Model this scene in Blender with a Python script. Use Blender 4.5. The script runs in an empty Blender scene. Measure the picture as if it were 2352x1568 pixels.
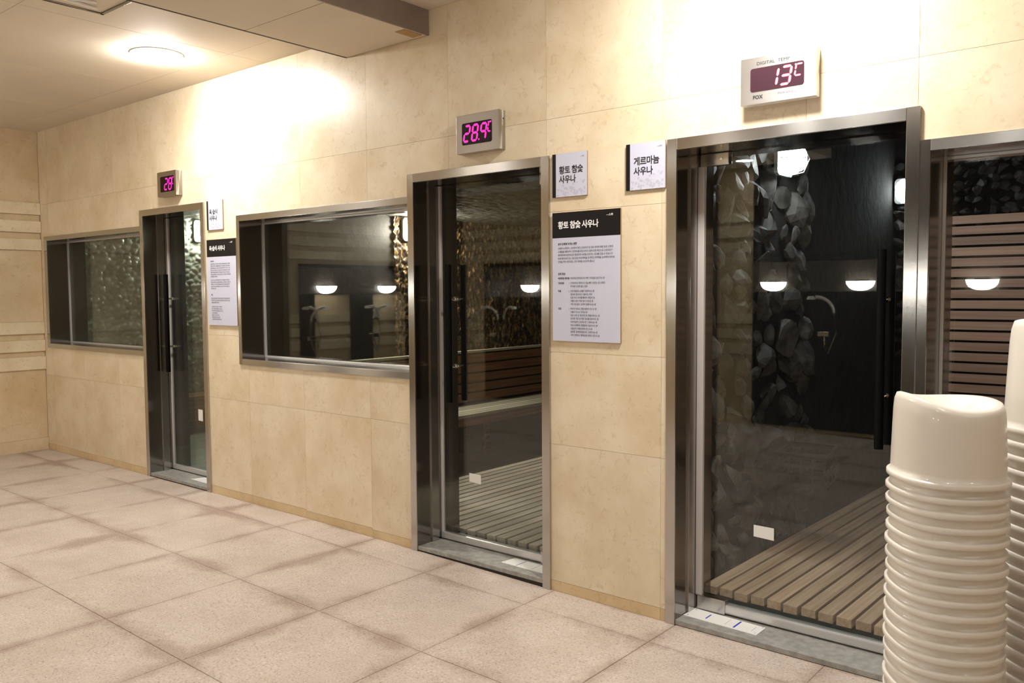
import bpy, bmesh, math, random
import numpy as np
from mathutils import Vector, Matrix, noise

random.seed(7)
scene = bpy.context.scene
C = scene.collection
PI = math.pi

# ------------------------------------------------------------------ camera
F_PX = 1945.124
YAW, PITCH, ROLL = math.radians(39.63958), math.radians(-3.35829), math.radians(-0.352305)
CAM = Vector((0.0, -3.305841, 1.450373))
fw = Vector((-math.sin(YAW) * math.cos(PITCH), math.cos(YAW) * math.cos(PITCH), math.sin(PITCH)))
r0 = Vector((math.cos(YAW), math.sin(YAW), 0.0))
u0 = r0.cross(fw)
rt = r0 * math.cos(ROLL) + u0 * math.sin(ROLL)
up = -r0 * math.sin(ROLL) + u0 * math.cos(ROLL)
camd = bpy.data.cameras.new('camera')
camd.sensor_width = 36.0
camd.lens = F_PX * 36.0 / 2352.0
camd.clip_start = 0.05
cam = bpy.data.objects.new('camera', camd)
m = Matrix.Identity(4)
for i in range(3):
    m[i][0], m[i][1], m[i][2], m[i][3] = rt[i], up[i], -fw[i], CAM[i]
cam.matrix_world = m
C.objects.link(cam)
scene.camera = cam

# ------------------------------------------------------------------ world, exposure
world = bpy.data.worlds.new('world'); scene.world = world
world.use_nodes = True
world.node_tree.nodes['Background'].inputs[0].default_value = (0.9, 0.88, 0.85, 1)
world.node_tree.nodes['Background'].inputs[1].default_value = 0.02
scene.view_settings.view_transform = 'Standard'
scene.view_settings.look = 'None'
scene.view_settings.gamma = 1.0
scene.view_settings.use_curve_mapping = False
scene.view_settings.exposure = 0.0
scene.cycles.use_denoising = True
scene.cycles.max_bounces = 7
scene.cycles.use_adaptive_sampling = True
scene.cycles.adaptive_threshold = 0.06
scene.cycles.transparent_max_bounces = 12
scene.cycles.sample_clamp_indirect = 8.0
L_MAIN = 270.0      # ceiling downlights near the wall
L_ROOM = 135.0      # ceiling downlights further into the washroom
L_SCONCE = 65.0
L_BULK = 50.0

# ------------------------------------------------------------------ materials
def srgb(r, g, b):
    f = lambda c: (c / 255 / 12.92) if c / 255 <= 0.04045 else ((c / 255 + 0.055) / 1.055) ** 2.4
    return (f(r), f(g), f(b), 1.0)

def newmat(name):
    mt = bpy.data.materials.new(name); mt.use_nodes = True
    nt = mt.node_tree
    return mt, nt, nt.nodes['Principled BSDF']

def simple(name, col, rough=0.5, metal=0.0, bump=0.0, bscale=80.0, coat=0.0, spec=None, var=0.0, vscale=6.0):
    mt, nt, b = newmat(name)
    b.inputs['Base Color'].default_value = col
    b.inputs['Roughness'].default_value = rough
    b.inputs['Metallic'].default_value = metal
    if coat: b.inputs['Coat Weight'].default_value = coat
    if spec is not None: b.inputs['Specular IOR Level'].default_value = spec
    if bump or var:
        tc = nt.nodes.new('ShaderNodeTexCoord')
    if bump:
        n = nt.nodes.new('ShaderNodeTexNoise'); n.inputs['Scale'].default_value = bscale; n.inputs['Detail'].default_value = 3
        nt.links.new(tc.outputs['Object'], n.inputs['Vector'])
        bp = nt.nodes.new('ShaderNodeBump'); bp.inputs['Strength'].default_value = bump; bp.inputs['Distance'].default_value = 0.004
        nt.links.new(n.outputs['Fac'], bp.inputs['Height']); nt.links.new(bp.outputs['Normal'], b.inputs['Normal'])
    if var:
        n2 = nt.nodes.new('ShaderNodeTexNoise'); n2.inputs['Scale'].default_value = vscale; n2.inputs['Detail'].default_value = 5
        nt.links.new(tc.outputs['Object'], n2.inputs['Vector'])
        mx = nt.nodes.new('ShaderNodeMixRGB'); mx.blend_type = 'MULTIPLY'; mx.inputs['Fac'].default_value = var
        cr = nt.nodes.new('ShaderNodeValToRGB')
        cr.color_ramp.elements[0].position = 0.3; cr.color_ramp.elements[0].color = (0.35, 0.33, 0.3, 1)
        cr.color_ramp.elements[1].position = 0.65; cr.color_ramp.elements[1].color = (1, 1, 1, 1)
        nt.links.new(n2.outputs['Fac'], cr.inputs['Fac'])
        mx.inputs['Color1'].default_value = col
        nt.links.new(cr.outputs['Color'], mx.inputs['Color2'])
        nt.links.new(mx.outputs['Color'], b.inputs['Base Color'])
    return mt

def emit(name, col, strength):
    mt, nt, b = newmat(name)
    b.inputs['Base Color'].default_value = (0, 0, 0, 1)
    b.inputs['Emission Color'].default_value = col
    b.inputs['Emission Strength'].default_value = strength
    return mt

def marble(name, base, dark, fleck=0.5, rough=0.32, rnd=0.03):
    """cream stone with cloudy mottling and thin brownish flecks, a little different on every slab"""
    mt, nt, b = newmat(name)
    tc = nt.nodes.new('ShaderNodeTexCoord'); oi = nt.nodes.new('ShaderNodeObjectInfo')
    cmb = nt.nodes.new('ShaderNodeVectorMath'); cmb.operation = 'SCALE'; cmb.inputs[0].default_value = (37, 19, 53)
    nt.links.new(oi.outputs['Random'], cmb.inputs['Scale'])
    add = nt.nodes.new('ShaderNodeVectorMath'); add.operation = 'ADD'
    nt.links.new(tc.outputs['Object'], add.inputs[0]); nt.links.new(cmb.outputs[0], add.inputs[1])
    n1 = nt.nodes.new('ShaderNodeTexNoise'); n1.inputs['Scale'].default_value = 3.2; n1.inputs['Detail'].default_value = 6; n1.inputs['Roughness'].default_value = 0.62
    nt.links.new(add.outputs[0], n1.inputs['Vector'])
    r1 = nt.nodes.new('ShaderNodeValToRGB')
    r1.color_ramp.elements[0].position = 0.28; r1.color_ramp.elements[0].color = dark
    r1.color_ramp.elements[1].position = 0.62; r1.color_ramp.elements[1].color = base
    nt.links.new(n1.outputs['Fac'], r1.inputs['Fac'])
    n2 = nt.nodes.new('ShaderNodeTexNoise'); n2.inputs['Scale'].default_value = 22; n2.inputs['Detail'].default_value = 4; n2.inputs['Roughness'].default_value = 0.7; n2.inputs['Distortion'].default_value = 1.2
    nt.links.new(add.outputs[0], n2.inputs['Vector'])
    r2 = nt.nodes.new('ShaderNodeValToRGB')
    r2.color_ramp.elements[0].position = 0.32; r2.color_ramp.elements[0].color = (0.58, 0.48, 0.36, 1)
    r2.color_ramp.elements[1].position = 0.44; r2.color_ramp.elements[1].color = (1, 1, 1, 1)
    nt.links.new(n2.outputs['Fac'], r2.inputs['Fac'])
    mx = nt.nodes.new('ShaderNodeMixRGB'); mx.blend_type = 'MULTIPLY'; mx.inputs['Fac'].default_value = fleck
    nt.links.new(r1.outputs['Color'], mx.inputs['Color1']); nt.links.new(r2.outputs['Color'], mx.inputs['Color2'])
    hv = nt.nodes.new('ShaderNodeHueSaturation')
    mr = nt.nodes.new('ShaderNodeMapRange'); mr.inputs['To Min'].default_value = 1 - rnd; mr.inputs['To Max'].default_value = 1 + rnd
    nt.links.new(oi.outputs['Random'], mr.inputs['Value']); nt.links.new(mr.outputs[0], hv.inputs['Value'])
    nt.links.new(mx.outputs['Color'], hv.inputs['Color'])
    nt.links.new(hv.outputs['Color'], b.inputs['Base Color'])
    b.inputs['Roughness'].default_value = rough
    bp = nt.nodes.new('ShaderNodeBump'); bp.inputs['Strength'].default_value = 0.12; bp.inputs['Distance'].default_value = 0.003
    nt.links.new(n2.outputs['Fac'], bp.inputs['Height']); nt.links.new(bp.outputs['Normal'], b.inputs['Normal'])
    return mt

def floor_material():
    """pinkish flamed granite: speckled grains, grime settled along each tile's edges"""
    mt, nt, b = newmat('pink_granite')
    N = nt.nodes.new; Lk = nt.links.new
    tc = N('ShaderNodeTexCoord'); oi = N('ShaderNodeObjectInfo')
    geo = N('ShaderNodeNewGeometry')
    n1 = N('ShaderNodeTexNoise'); n1.inputs['Scale'].default_value = 110; n1.inputs['Detail'].default_value = 3; n1.inputs['Roughness'].default_value = 0.7
    Lk(geo.outputs['Position'], n1.inputs['Vector'])
    r1 = N('ShaderNodeValToRGB')
    e = r1.color_ramp.elements
    e[0].position = 0.30; e[0].color = srgb(138, 122, 112)
    e[1].position = 0.42; e[1].color = srgb(191, 177, 165)
    x = e.new(0.60); x.color = srgb(200, 187, 176)
    x = e.new(0.74); x.color = srgb(228, 218, 209)
    Lk(n1.outputs['Fac'], r1.inputs['Fac'])
    n2 = N('ShaderNodeTexNoise'); n2.inputs['Scale'].default_value = 2.6; n2.inputs['Detail'].default_value = 8; n2.inputs['Roughness'].default_value = 0.72
    Lk(geo.outputs['Position'], n2.inputs['Vector'])
    r2 = N('ShaderNodeValToRGB')
    r2.color_ramp.elements[0].position = 0.3; r2.color_ramp.elements[0].color = (0.80, 0.77, 0.74, 1)
    r2.color_ramp.elements[1].position = 0.6; r2.color_ramp.elements[1].color = (1, 1, 1, 1)
    Lk(n2.outputs['Fac'], r2.inputs['Fac'])
    m1 = N('ShaderNodeMixRGB'); m1.blend_type = 'MULTIPLY'; m1.inputs['Fac'].default_value = 0.9
    Lk(r1.outputs['Color'], m1.inputs['Color1']); Lk(r2.outputs['Color'], m1.inputs['Color2'])
    # distance to the tile's edge from its generated coordinates
    sp = N('ShaderNodeSeparateXYZ'); Lk(tc.outputs['Generated'], sp.inputs[0])
    def edge(out):
        a = N('ShaderNodeMath'); a.operation = 'SUBTRACT'; a.inputs[1].default_value = 0.5; Lk(out, a.inputs[0])
        c = N('ShaderNodeMath'); c.operation = 'ABSOLUTE'; Lk(a.outputs[0], c.inputs[0])
        return c
    ex, ey = edge(sp.outputs['X']), edge(sp.outputs['Y'])
    mxx = N('ShaderNodeMath'); mxx.operation = 'MAXIMUM'; Lk(ex.outputs[0], mxx.inputs[0]); Lk(ey.outputs[0], mxx.inputs[1])
    n3 = N('ShaderNodeTexNoise'); n3.inputs['Scale'].default_value = 2.3; n3.inputs['Detail'].default_value = 3
    Lk(geo.outputs['Position'], n3.inputs['Vector'])
    n4 = N('ShaderNodeTexNoise'); n4.inputs['Scale'].default_value = 26; n4.inputs['Detail'].default_value = 3
    Lk(geo.outputs['Position'], n4.inputs['Vector'])
    k = N('ShaderNodeMath'); k.operation = 'MULTIPLY_ADD'; k.inputs[1].default_value = 0.52; Lk(n3.outputs['Fac'], k.inputs[0]); Lk(mxx.outputs[0], k.inputs[2])
    k2 = N('ShaderNodeMath'); k2.operation = 'MULTIPLY_ADD'; k2.inputs[1].default_value = 0.10; Lk(n4.outputs['Fac'], k2.inputs[0]); Lk(k.outputs[0], k2.inputs[2])
    mr = N('ShaderNodeMapRange'); mr.interpolation_type = 'SMOOTHSTEP'
    mr.inputs['From Min'].default_value = 0.70; mr.inputs['From Max'].default_value = 0.86
    mr.inputs['To Min'].default_value = 0.0; mr.inputs['To Max'].default_value = 0.66
    Lk(k2.outputs[0], mr.inputs['Value'])
    m2 = N('ShaderNodeMixRGB'); m2.blend_type = 'MULTIPLY'
    m2.inputs['Color2'].default_value = (0.56, 0.47, 0.42, 1)
    Lk(mr.outputs[0], m2.inputs['Fac']); Lk(m1.outputs['Color'], m2.inputs['Color1'])
    Lk(m2.outputs['Color'], b.inputs['Base Color'])
    b.inputs['Roughness'].default_value = 0.62
    bp = N('ShaderNodeBump'); bp.inputs['Strength'].default_value = 0.35; bp.inputs['Distance'].default_value = 0.002
    Lk(n1.outputs['Fac'], bp.inputs['Height']); Lk(bp.outputs['Normal'], b.inputs['Normal'])
    return mt

def steel(name, col=(0.52, 0.505, 0.485, 1), rough=0.20, along='Z'):
    mt, nt, b = newmat(name)
    N = nt.nodes.new; Lk = nt.links.new
    b.inputs['Base Color'].default_value = col
    b.inputs['Metallic'].default_value = 1.0
    tc = N('ShaderNodeTexCoord'); mp = N('ShaderNodeMapping')
    s = {'Z': (900, 900, 4), 'X': (4, 900, 900)}[along]
    mp.inputs['Scale'].default_value = s
    Lk(tc.outputs['Object'], mp.inputs['Vector'])
    n = N('ShaderNodeTexNoise'); n.inputs['Scale'].default_value = 1.0; n.inputs['Detail'].default_value = 3
    Lk(mp.outputs[0], n.inputs['Vector'])
    n2 = N('ShaderNodeTexNoise'); n2.inputs['Scale'].default_value = 5.0; n2.inputs['Detail'].default_value = 4
    Lk(tc.outputs['Object'], n2.inputs['Vector'])
    ad = N('ShaderNodeMath'); ad.operation = 'MULTIPLY_ADD'; ad.inputs[1].default_value = 0.9; Lk(n.outputs['Fac'], ad.inputs[0]); Lk(n2.outputs['Fac'], ad.inputs[2])
    mr = N('ShaderNodeMapRange'); mr.inputs['From Min'].default_value = 0.5; mr.inputs['From Max'].default_value = 1.4
    mr.inputs['To Min'].default_value = rough * 0.85; mr.inputs['To Max'].default_value = rough * 1.2
    Lk(ad.outputs[0], mr.inputs['Value']); Lk(mr.outputs[0], b.inputs['Roughness'])
    tg = N('ShaderNodeTangent'); tg.direction_type = 'RADIAL'; tg.axis = along
    b.inputs['Anisotropic'].default_value = 0.85; Lk(tg.outputs[0], b.inputs['Tangent'])
    bp = N('ShaderNodeBump'); bp.inputs['Strength'].default_value = 0.01; bp.inputs['Distance'].default_value = 0.0002
    Lk(n.outputs['Fac'], bp.inputs['Height']); Lk(bp.outputs['Normal'], b.inputs['Normal'])
    return mt

def glass(name, tint=(0.92, 0.935, 0.92, 1), dirt=0.003, boost=1.0):
    """architectural pane: mirror share by Schlick's law on both faces, the rest passes straight through"""
    mt = bpy.data.materials.new(name); mt.use_nodes = True
    nt = mt.node_tree; nt.nodes.clear(); N = nt.nodes.new; Lk = nt.links.new
    out = N('ShaderNodeOutputMaterial'); tr = N('ShaderNodeBsdfTransparent'); gl = N('ShaderNodeBsdfGlossy')
    tr.inputs[0].default_value = tint
    gl.inputs['Roughness'].default_value = 0.0
    gl.inputs['Color'].default_value = (0.95, 0.97, 0.95, 1)
    lw = N('ShaderNodeLayerWeight'); lw.inputs['Blend'].default_value = 0.5
    p = N('ShaderNodeMath'); p.operation = 'POWER'; p.inputs[1].default_value = 5; Lk(lw.outputs['Facing'], p.inputs[0])
    a = N('ShaderNodeMath'); a.operation = 'MULTIPLY_ADD'; a.inputs[1].default_value = 0.9; a.inputs[2].default_value = 0.045 * boost; Lk(p.outputs[0], a.inputs[0])
    mx = N('ShaderNodeMixShader'); Lk(a.outputs[0], mx.inputs[0]); Lk(tr.outputs[0], mx.inputs[1]); Lk(gl.outputs[0], mx.inputs[2])
    df = N('ShaderNodeBsdfDiffuse'); df.inputs[0].default_value = (0.6, 0.62, 0.58, 1)
    tc = N('ShaderNodeTexCoord'); n = N('ShaderNodeTexNoise'); n.inputs['Scale'].default_value = 3.0; n.inputs['Detail'].default_value = 4
    Lk(tc.outputs['Object'], n.inputs['Vector'])
    d = N('ShaderNodeMath'); d.operation = 'MULTIPLY'; d.inputs[1].default_value = dirt * 2; Lk(n.outputs['Fac'], d.inputs[0])
    m2 = N('ShaderNodeMixShader'); Lk(d.outputs[0], m2.inputs[0]); Lk(mx.outputs[0], m2.inputs[1]); Lk(df.outputs[0], m2.inputs[2])
    Lk(m2.outputs[0], out.inputs['Surface'])
    return mt

def wood(name, a, bcol, rough=0.5, axis='Y'):
    mt, nt, b = newmat(name)
    N = nt.nodes.new; Lk = nt.links.new
    tc = N('ShaderNodeTexCoord'); oi = N('ShaderNodeObjectInfo'); mp = N('ShaderNodeMapping')
    mp.inputs['Scale'].default_value = {'Y': (60, 2.0, 60), 'X': (2.0, 60, 60), 'Z': (60, 60, 2)}[axis]
    cmb = N('ShaderNodeVectorMath'); cmb.operation = 'SCALE'; cmb.inputs[0].default_value = (31, 17, 5); Lk(oi.outputs['Random'], cmb.inputs['Scale'])
    ad = N('ShaderNodeVectorMath'); ad.operation = 'ADD'; Lk(tc.outputs['Object'], ad.inputs[0]); Lk(cmb.outputs[0], ad.inputs[1])
    Lk(ad.outputs[0], mp.inputs['Vector'])
    n = N('ShaderNodeTexNoise'); n.inputs['Scale'].default_value = 1; n.inputs['Detail'].default_value = 5; Lk(mp.outputs[0], n.inputs['Vector'])
    r = N('ShaderNodeValToRGB'); r.color_ramp.elements[0].position = 0.3; r.color_ramp.elements[0].color = a
    r.color_ramp.elements[1].position = 0.7; r.color_ramp.elements[1].color = bcol
    Lk(n.outputs['Fac'], r.inputs['Fac'])
    hv = N('ShaderNodeHueSaturation'); mr = N('ShaderNodeMapRange'); mr.inputs['To Min'].default_value = 0.78; mr.inputs['To Max'].default_value = 1.18
    Lk(oi.outputs['Random'], mr.inputs['Value']); Lk(mr.outputs[0], hv.inputs['Value']); Lk(r.outputs['Color'], hv.inputs['Color'])
    Lk(hv.outputs['Color'], b.inputs['Base Color']); b.inputs['Roughness'].default_value = rough
    return mt

def rockmat(name, a, bcol, scale=9, rough=0.6, bump=0.6, lo=.32, hi=.66, st=(1, 1, 1)):
    mt, nt, b = newmat(name)
    b.inputs['Specular IOR Level'].default_value = 0.3 if scale == 9 else 0.5
    N = nt.nodes.new; Lk = nt.links.new
    geo = N('ShaderNodeNewGeometry'); oi = N('ShaderNodeObjectInfo')
    n = N('ShaderNodeTexNoise'); n.inputs['Scale'].default_value = scale; n.inputs['Detail'].default_value = 6; n.inputs['Roughness'].default_value = 0.65
    mp = N('ShaderNodeMapping'); mp.inputs['Scale'].default_value = st; Lk(geo.outputs['Position'], mp.inputs['Vector']); Lk(mp.outputs[0], n.inputs['Vector'])
    r = N('ShaderNodeValToRGB'); r.color_ramp.elements[0].position = lo; r.color_ramp.elements[0].color = a
    r.color_ramp.elements[1].position = hi; r.color_ramp.elements[1].color = bcol
    Lk(n.outputs['Fac'], r.inputs['Fac'])
    hv = N('ShaderNodeHueSaturation'); mr = N('ShaderNodeMapRange'); mr.inputs['To Min'].default_value = 0.6; mr.inputs['To Max'].default_value = 1.35
    Lk(oi.outputs['Random'], mr.inputs['Value']); Lk(mr.outputs[0], hv.inputs['Value']); Lk(r.outputs['Color'], hv.inputs['Color'])
    Lk(hv.outputs['Color'], b.inputs['Base Color']); b.inputs['Roughness'].default_value = rough
    bp = N('ShaderNodeBump'); bp.inputs['Strength'].default_value = bump; bp.inputs['Distance'].default_value = 0.01
    Lk(n.outputs['Fac'], bp.inputs['Height']); Lk(bp.outputs['Normal'], b.inputs['Normal'])
    return mt

M = {}
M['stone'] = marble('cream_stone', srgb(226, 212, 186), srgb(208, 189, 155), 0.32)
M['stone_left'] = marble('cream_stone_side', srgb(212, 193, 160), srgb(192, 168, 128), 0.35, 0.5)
M['base'] = marble('base_stone', srgb(212, 190, 152), srgb(194, 168, 126), 0.3)
M['mould'] = marble('moulding_stone', srgb(224, 210, 180), srgb(206, 188, 152), 0.35, 0.5)
M['joint'] = simple('joint_mortar', srgb(176, 150, 112), 0.9)
M['grout'] = simple('floor_grout', srgb(156, 136, 121), 0.9, bump=0.4, bscale=60)
M['granite'] = floor_material()
M['ceil'] = simple('ceiling_paint', srgb(214, 202, 184), 0.75, var=0.12, vscale=1.3)
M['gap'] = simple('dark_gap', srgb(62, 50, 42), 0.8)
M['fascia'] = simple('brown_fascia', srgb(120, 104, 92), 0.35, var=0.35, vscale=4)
M['tape'] = simple('old_tape', srgb(168, 136, 88), 0.6)
M['steel'] = steel('brushed_steel')
M['steel_h'] = steel('brushed_steel_lengthwise', along='X')
M['steel_d'] = steel('display_steel', (0.46, 0.43, 0.39, 1), 0.36, 'X')
M['steel_pale'] = steel('pale_display_steel', (0.80, 0.79, 0.79, 1), 0.45, 'X')
M['steel_in'] = steel('reveal_steel', (0.30, 0.285, 0.27, 1), 0.14)
M['chrome'] = simple('chrome', (0.85, 0.85, 0.85, 1), 0.08, 1.0)
M['alu'] = simple('matt_aluminium', (0.66, 0.65, 0.64, 1), 0.35, 0.6)
M['seal'] = simple('pale_edge_strip', srgb(196, 188, 184), 0.4)
M['glass'] = glass('clear_glass')
M['glass_old'] = glass('steamy_glass', (0.80, 0.84, 0.80, 1), 0.022)
M['black'] = simple('black_handle', (0.002, 0.002, 0.002, 1), 0.35, spec=0.12)
M['blackmat'] = simple('black_print', (0.009, 0.007, 0.007, 1), 0.5, spec=0.2)
M['sill'] = simple('sill_granite', srgb(158, 156, 150), 0.55, bump=0.4, bscale=200, var=0.5, vscale=30)
M['sill_edge'] = simple('sill_edge', srgb(40, 35, 30), 0.7, var=0.5, vscale=40)
M['sign'] = simple('sign_face', srgb(198, 200, 218), 0.4)
M['sign_core'] = simple('sign_core', srgb(150, 120, 90), 0.6)
M['white'] = simple('white_ink', (0.85, 0.85, 0.85, 1), 0.5)
M['ink'] = simple('black_ink', (0.02, 0.02, 0.025, 1), 0.5)
M['ink2'] = simple('grey_ink', (0.10, 0.10, 0.12, 1), 0.5)
M['pattern'] = simple('grey_pattern', srgb(184, 184, 200), 0.45)
M['paper'] = simple('white_plate', srgb(232, 230, 226), 0.45)
M['blue'] = simple('blue_mark', (0.02, 0.05, 0.45, 1), 0.5)
M['plastic'] = simple('cream_plastic', srgb(229, 223, 213), 0.30, coat=0.2)
M['pink'] = emit('magenta_led', (1.0, 0.03, 0.62, 1), 1.15)
M['redglow2'] = emit('magenta_edge', (0.85, 0.0, 0.16, 1), 0.8)
M['red'] = emit('red_led', (1.0, 0.42, 0.50, 1), 2.2)
M['redglow'] = emit('red_led_edge', (1.0, 0.02, 0.12, 1), 0.95)
M['scr'] = simple('led_window', (0.010, 0.001, 0.002, 1), 0.3, spec=0.15)
M['scr_red'] = simple('led_window_red', (0.045, 0.016, 0.024, 1), 0.5, spec=0.15)
M['lamp'] = emit('downlight_lens', (1.0, 0.965, 0.91, 1), L_MAIN)
M['lamp_room'] = emit('room_downlight_lens', (1.0, 0.955, 0.90, 1), L_ROOM)
M['sconce'] = emit('sconce_bowl', (1.0, 0.97, 0.90, 1), L_SCONCE)
M['bulk'] = emit('bulkhead_glass', (0.90, 0.97, 1.0, 1), L_BULK)
M['bulk_dim'] = emit('bulkhead_glass_cool', (0.90, 0.97, 1.0, 1), L_BULK * 1.5)
M['bulk_far'] = emit('bulkhead_glass_far', (0.90, 0.97, 1.0, 1), L_BULK * 0.7)
M['bulk_jade'] = emit('bulkhead_glass_jade', (1.0, 1.0, 0.95, 1), L_BULK * 4)
M['bulk_warm'] = emit('bulkhead_glass_warm', (1.0, 0.92, 0.78, 1), L_BULK * 7)
M['cage'] = simple('cage_wire', (0.5, 0.5, 0.5, 1), 0.3, 0.8)
M['decking'] = wood('deck_wood', srgb(184, 150, 122), srgb(222, 192, 164))
M['decking_grey'] = wood('deck_wood_grey', srgb(178, 168, 150), srgb(218, 210, 192))
M['board'] = wood('bench_back_wood', srgb(112, 76, 54), srgb(156, 112, 82))
M['board_x'] = wood('screen_wood', srgb(196, 152, 130), srgb(222, 182, 160), axis='X')
M['seatwood'] = wood('seat_wood', srgb(188, 182, 160), srgb(216, 210, 190))
M['rock'] = rockmat('rubble_rock', srgb(34, 32, 30), srgb(96, 92, 87))
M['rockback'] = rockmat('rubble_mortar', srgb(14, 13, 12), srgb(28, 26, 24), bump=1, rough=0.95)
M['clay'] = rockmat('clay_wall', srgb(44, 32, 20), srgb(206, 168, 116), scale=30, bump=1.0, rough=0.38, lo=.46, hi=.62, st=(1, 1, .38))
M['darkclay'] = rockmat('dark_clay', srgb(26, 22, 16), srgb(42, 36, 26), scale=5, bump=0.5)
M['pebble'] = rockmat('jade_pebble', srgb(124, 126, 110), srgb(200, 203, 186), scale=7, rough=0.28)
M['darkceil'] = rockmat('rough_ceiling', srgb(34, 34, 30), srgb(84, 84, 74), scale=14, bump=1)
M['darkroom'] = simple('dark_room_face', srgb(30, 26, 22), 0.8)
M['jadefloor'] = wood('jade_room_floor', srgb(128, 132, 116), srgb(164, 168, 150))
M['crate'] = simple('black_crate', (0.01, 0.01, 0.01, 1), 0.35)
M['darkstone'] = simple('dark_shower_stone', (0.003, 0.0025, 0.0025, 1), 0.2, spec=0.2)
M['greystone'] = simple('grey_shower_stone', srgb(70, 64, 58), 0.3, var=0.4)
M['hose'] = simple('white_shower', srgb(225, 222, 214), 0.3)

# ------------------------------------------------------------------ helpers
def tag(o, label=None, cat=None, group=None, kind=None):
    if label: o['label'] = label
    if cat: o['category'] = cat
    if group: o['group'] = group
    if kind: o['kind'] = kind
    return o

def empty(name, loc=(0, 0, 0), rz=0.0):
    o = bpy.data.objects.new(name, None); C.objects.link(o)
    o.location = loc; o.rotation_euler = (0, 0, rz); o.empty_display_size = 0.05
    return o

def mkobj(name, me, mat, parent=None, loc=None):
    o = bpy.data.objects.new(name, me)
    if isinstance(mat, (list, tuple)):
        for q in mat: me.materials.append(q)
    elif mat is not None and len(me.materials) == 0:
        me.materials.append(mat)
    C.objects.link(o)
    if loc is not None: o.location = loc
    if parent is not None: o.parent = parent
    return o

def bm_box(bm, a, b, bevel=0.0):
    a, b = Vector(a), Vector(b)
    c, s = (a + b) / 2, (b - a)
    r = bmesh.ops.create_cube(bm, size=1.0, matrix=Matrix.Translation(c) @ Matrix.Diagonal((abs(s.x), abs(s.y), abs(s.z), 1)))
    if bevel:
        es = list({e for v in r['verts'] for e in v.link_edges})
        bmesh.ops.bevel(bm, geom=es, offset=bevel, segments=2, affect='EDGES', profile=0.7)

def bm_tube(bm, pts, rad, seg=10, caps=True):
    pts = [Vector(p) for p in pts]; rings = []
    for i, p in enumerate(pts):
        t = (pts[min(i + 1, len(pts) - 1)] - pts[max(i - 1, 0)]).normalized()
        x = t.cross(Vector((0, 0, 1)))
        if x.length < 1e-3: x = t.cross(Vector((0, 1, 0)))
        x.normalize(); y = t.cross(x)
        rr = rad[i] if isinstance(rad, (list, tuple)) else rad
        rings.append([bm.verts.new(p + x * rr * math.cos(2 * PI * k / seg) + y * rr * math.sin(2 * PI * k / seg)) for k in range(seg)])
    for i in range(len(rings) - 1):
        for k in range(seg):
            bm.faces.new((rings[i][k], rings[i][(k + 1) % seg], rings[i + 1][(k + 1) % seg], rings[i + 1][k]))
    if caps:
        bm.faces.new(rings[0][::-1]); bm.faces.new(rings[-1])

def bm_cyl(bm, c, r, h, axis='Z', seg=24, r2=None):
    rot = {'Z': Matrix.Identity(4), 'X': Matrix.Rotation(PI / 2, 4, 'Y'), 'Y': Matrix.Rotation(-PI / 2, 4, 'X')}[axis]
    bmesh.ops.create_cone(bm, cap_ends=True, segments=seg, radius1=r, radius2=r if r2 is None else r2, depth=h, matrix=Matrix.Translation(c) @ rot)

def fin(name, bm, mat, parent=None, smooth=False, loc=None):
    bmesh.ops.recalc_face_normals(bm, faces=bm.faces)
    me = bpy.data.meshes.new(name); bm.to_mesh(me); bm.free()
    if smooth:
        for p in me.polygons: p.use_smooth = True
        try: me.set_sharp_from_angle(angle=math.radians(38))
        except Exception: pass
    return mkobj(name, me, mat, parent, loc)

def box(name, a, b, mat, parent=None, bevel=0.0, center=False):
    bm = bmesh.new()
    if center:
        c = (Vector(a) + Vector(b)) / 2
        bm_box(bm, Vector(a) - c, Vector(b) - c, bevel)
        return fin(name, bm, mat, parent, loc=c)
    bm_box(bm, a, b, bevel)
    return fin(name, bm, mat, parent)

def text(name, body, size, origin, mat, parent=None, sx=1.0, weight=0.0, spacing=1.0, line=1.0):
    """flat lettering as one mesh on a wall face that looks towards -Y; converted line by line, which is fast"""
    bm = bmesh.new()
    for k, ln in enumerate(body.split('\n')):
        words = []
        if not ln.strip(): continue
        cu = bpy.data.curves.new('lettering', 'FONT')
        cu.body = ln; cu.size = size; cu.offset = weight
        cu.space_character = spacing; cu.resolution_u = 2
        tmp = bpy.data.objects.new('lettering_tmp', cu)
        me = tmp.to_mesh()
        me.transform(Matrix.Translation((origin[0], origin[1], origin[2] - k * size * line)) @ Matrix.Rotation(PI / 2, 4, 'X') @ Matrix.Diagonal((sx, 1, 1, 1)))
        bm.from_mesh(me)
        tmp.to_mesh_clear(); bpy.data.objects.remove(tmp); bpy.data.curves.remove(cu)
    me = bpy.data.meshes.new(name); bm.to_mesh(me); bm.free()
    return mkobj(name, me, mat, parent)

def fz(x):
    if x < -4.5: return 0.0
    if x > -2.2: return -0.035
    return -0.035 * (x + 4.5) / 2.3

# ------------------------------------------------------------------ extents
XL, XR, YB, ZC = -8.42, 2.6, -5.0, 2.946
DOORS = [(-6.522, -5.591), (-3.481, -2.492), (-1.848, -0.828)]
WINS = [(-8.335, -6.522), (-5.182, -3.481), (-0.828, 1.20)]
WZ0, WZ1, DZ = 0.960, 1.983, 2.104
FW = 0.047      # frame face width
YI = 0.335      # thickness of the front wall
GY = 0.19       # glass plane

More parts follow.
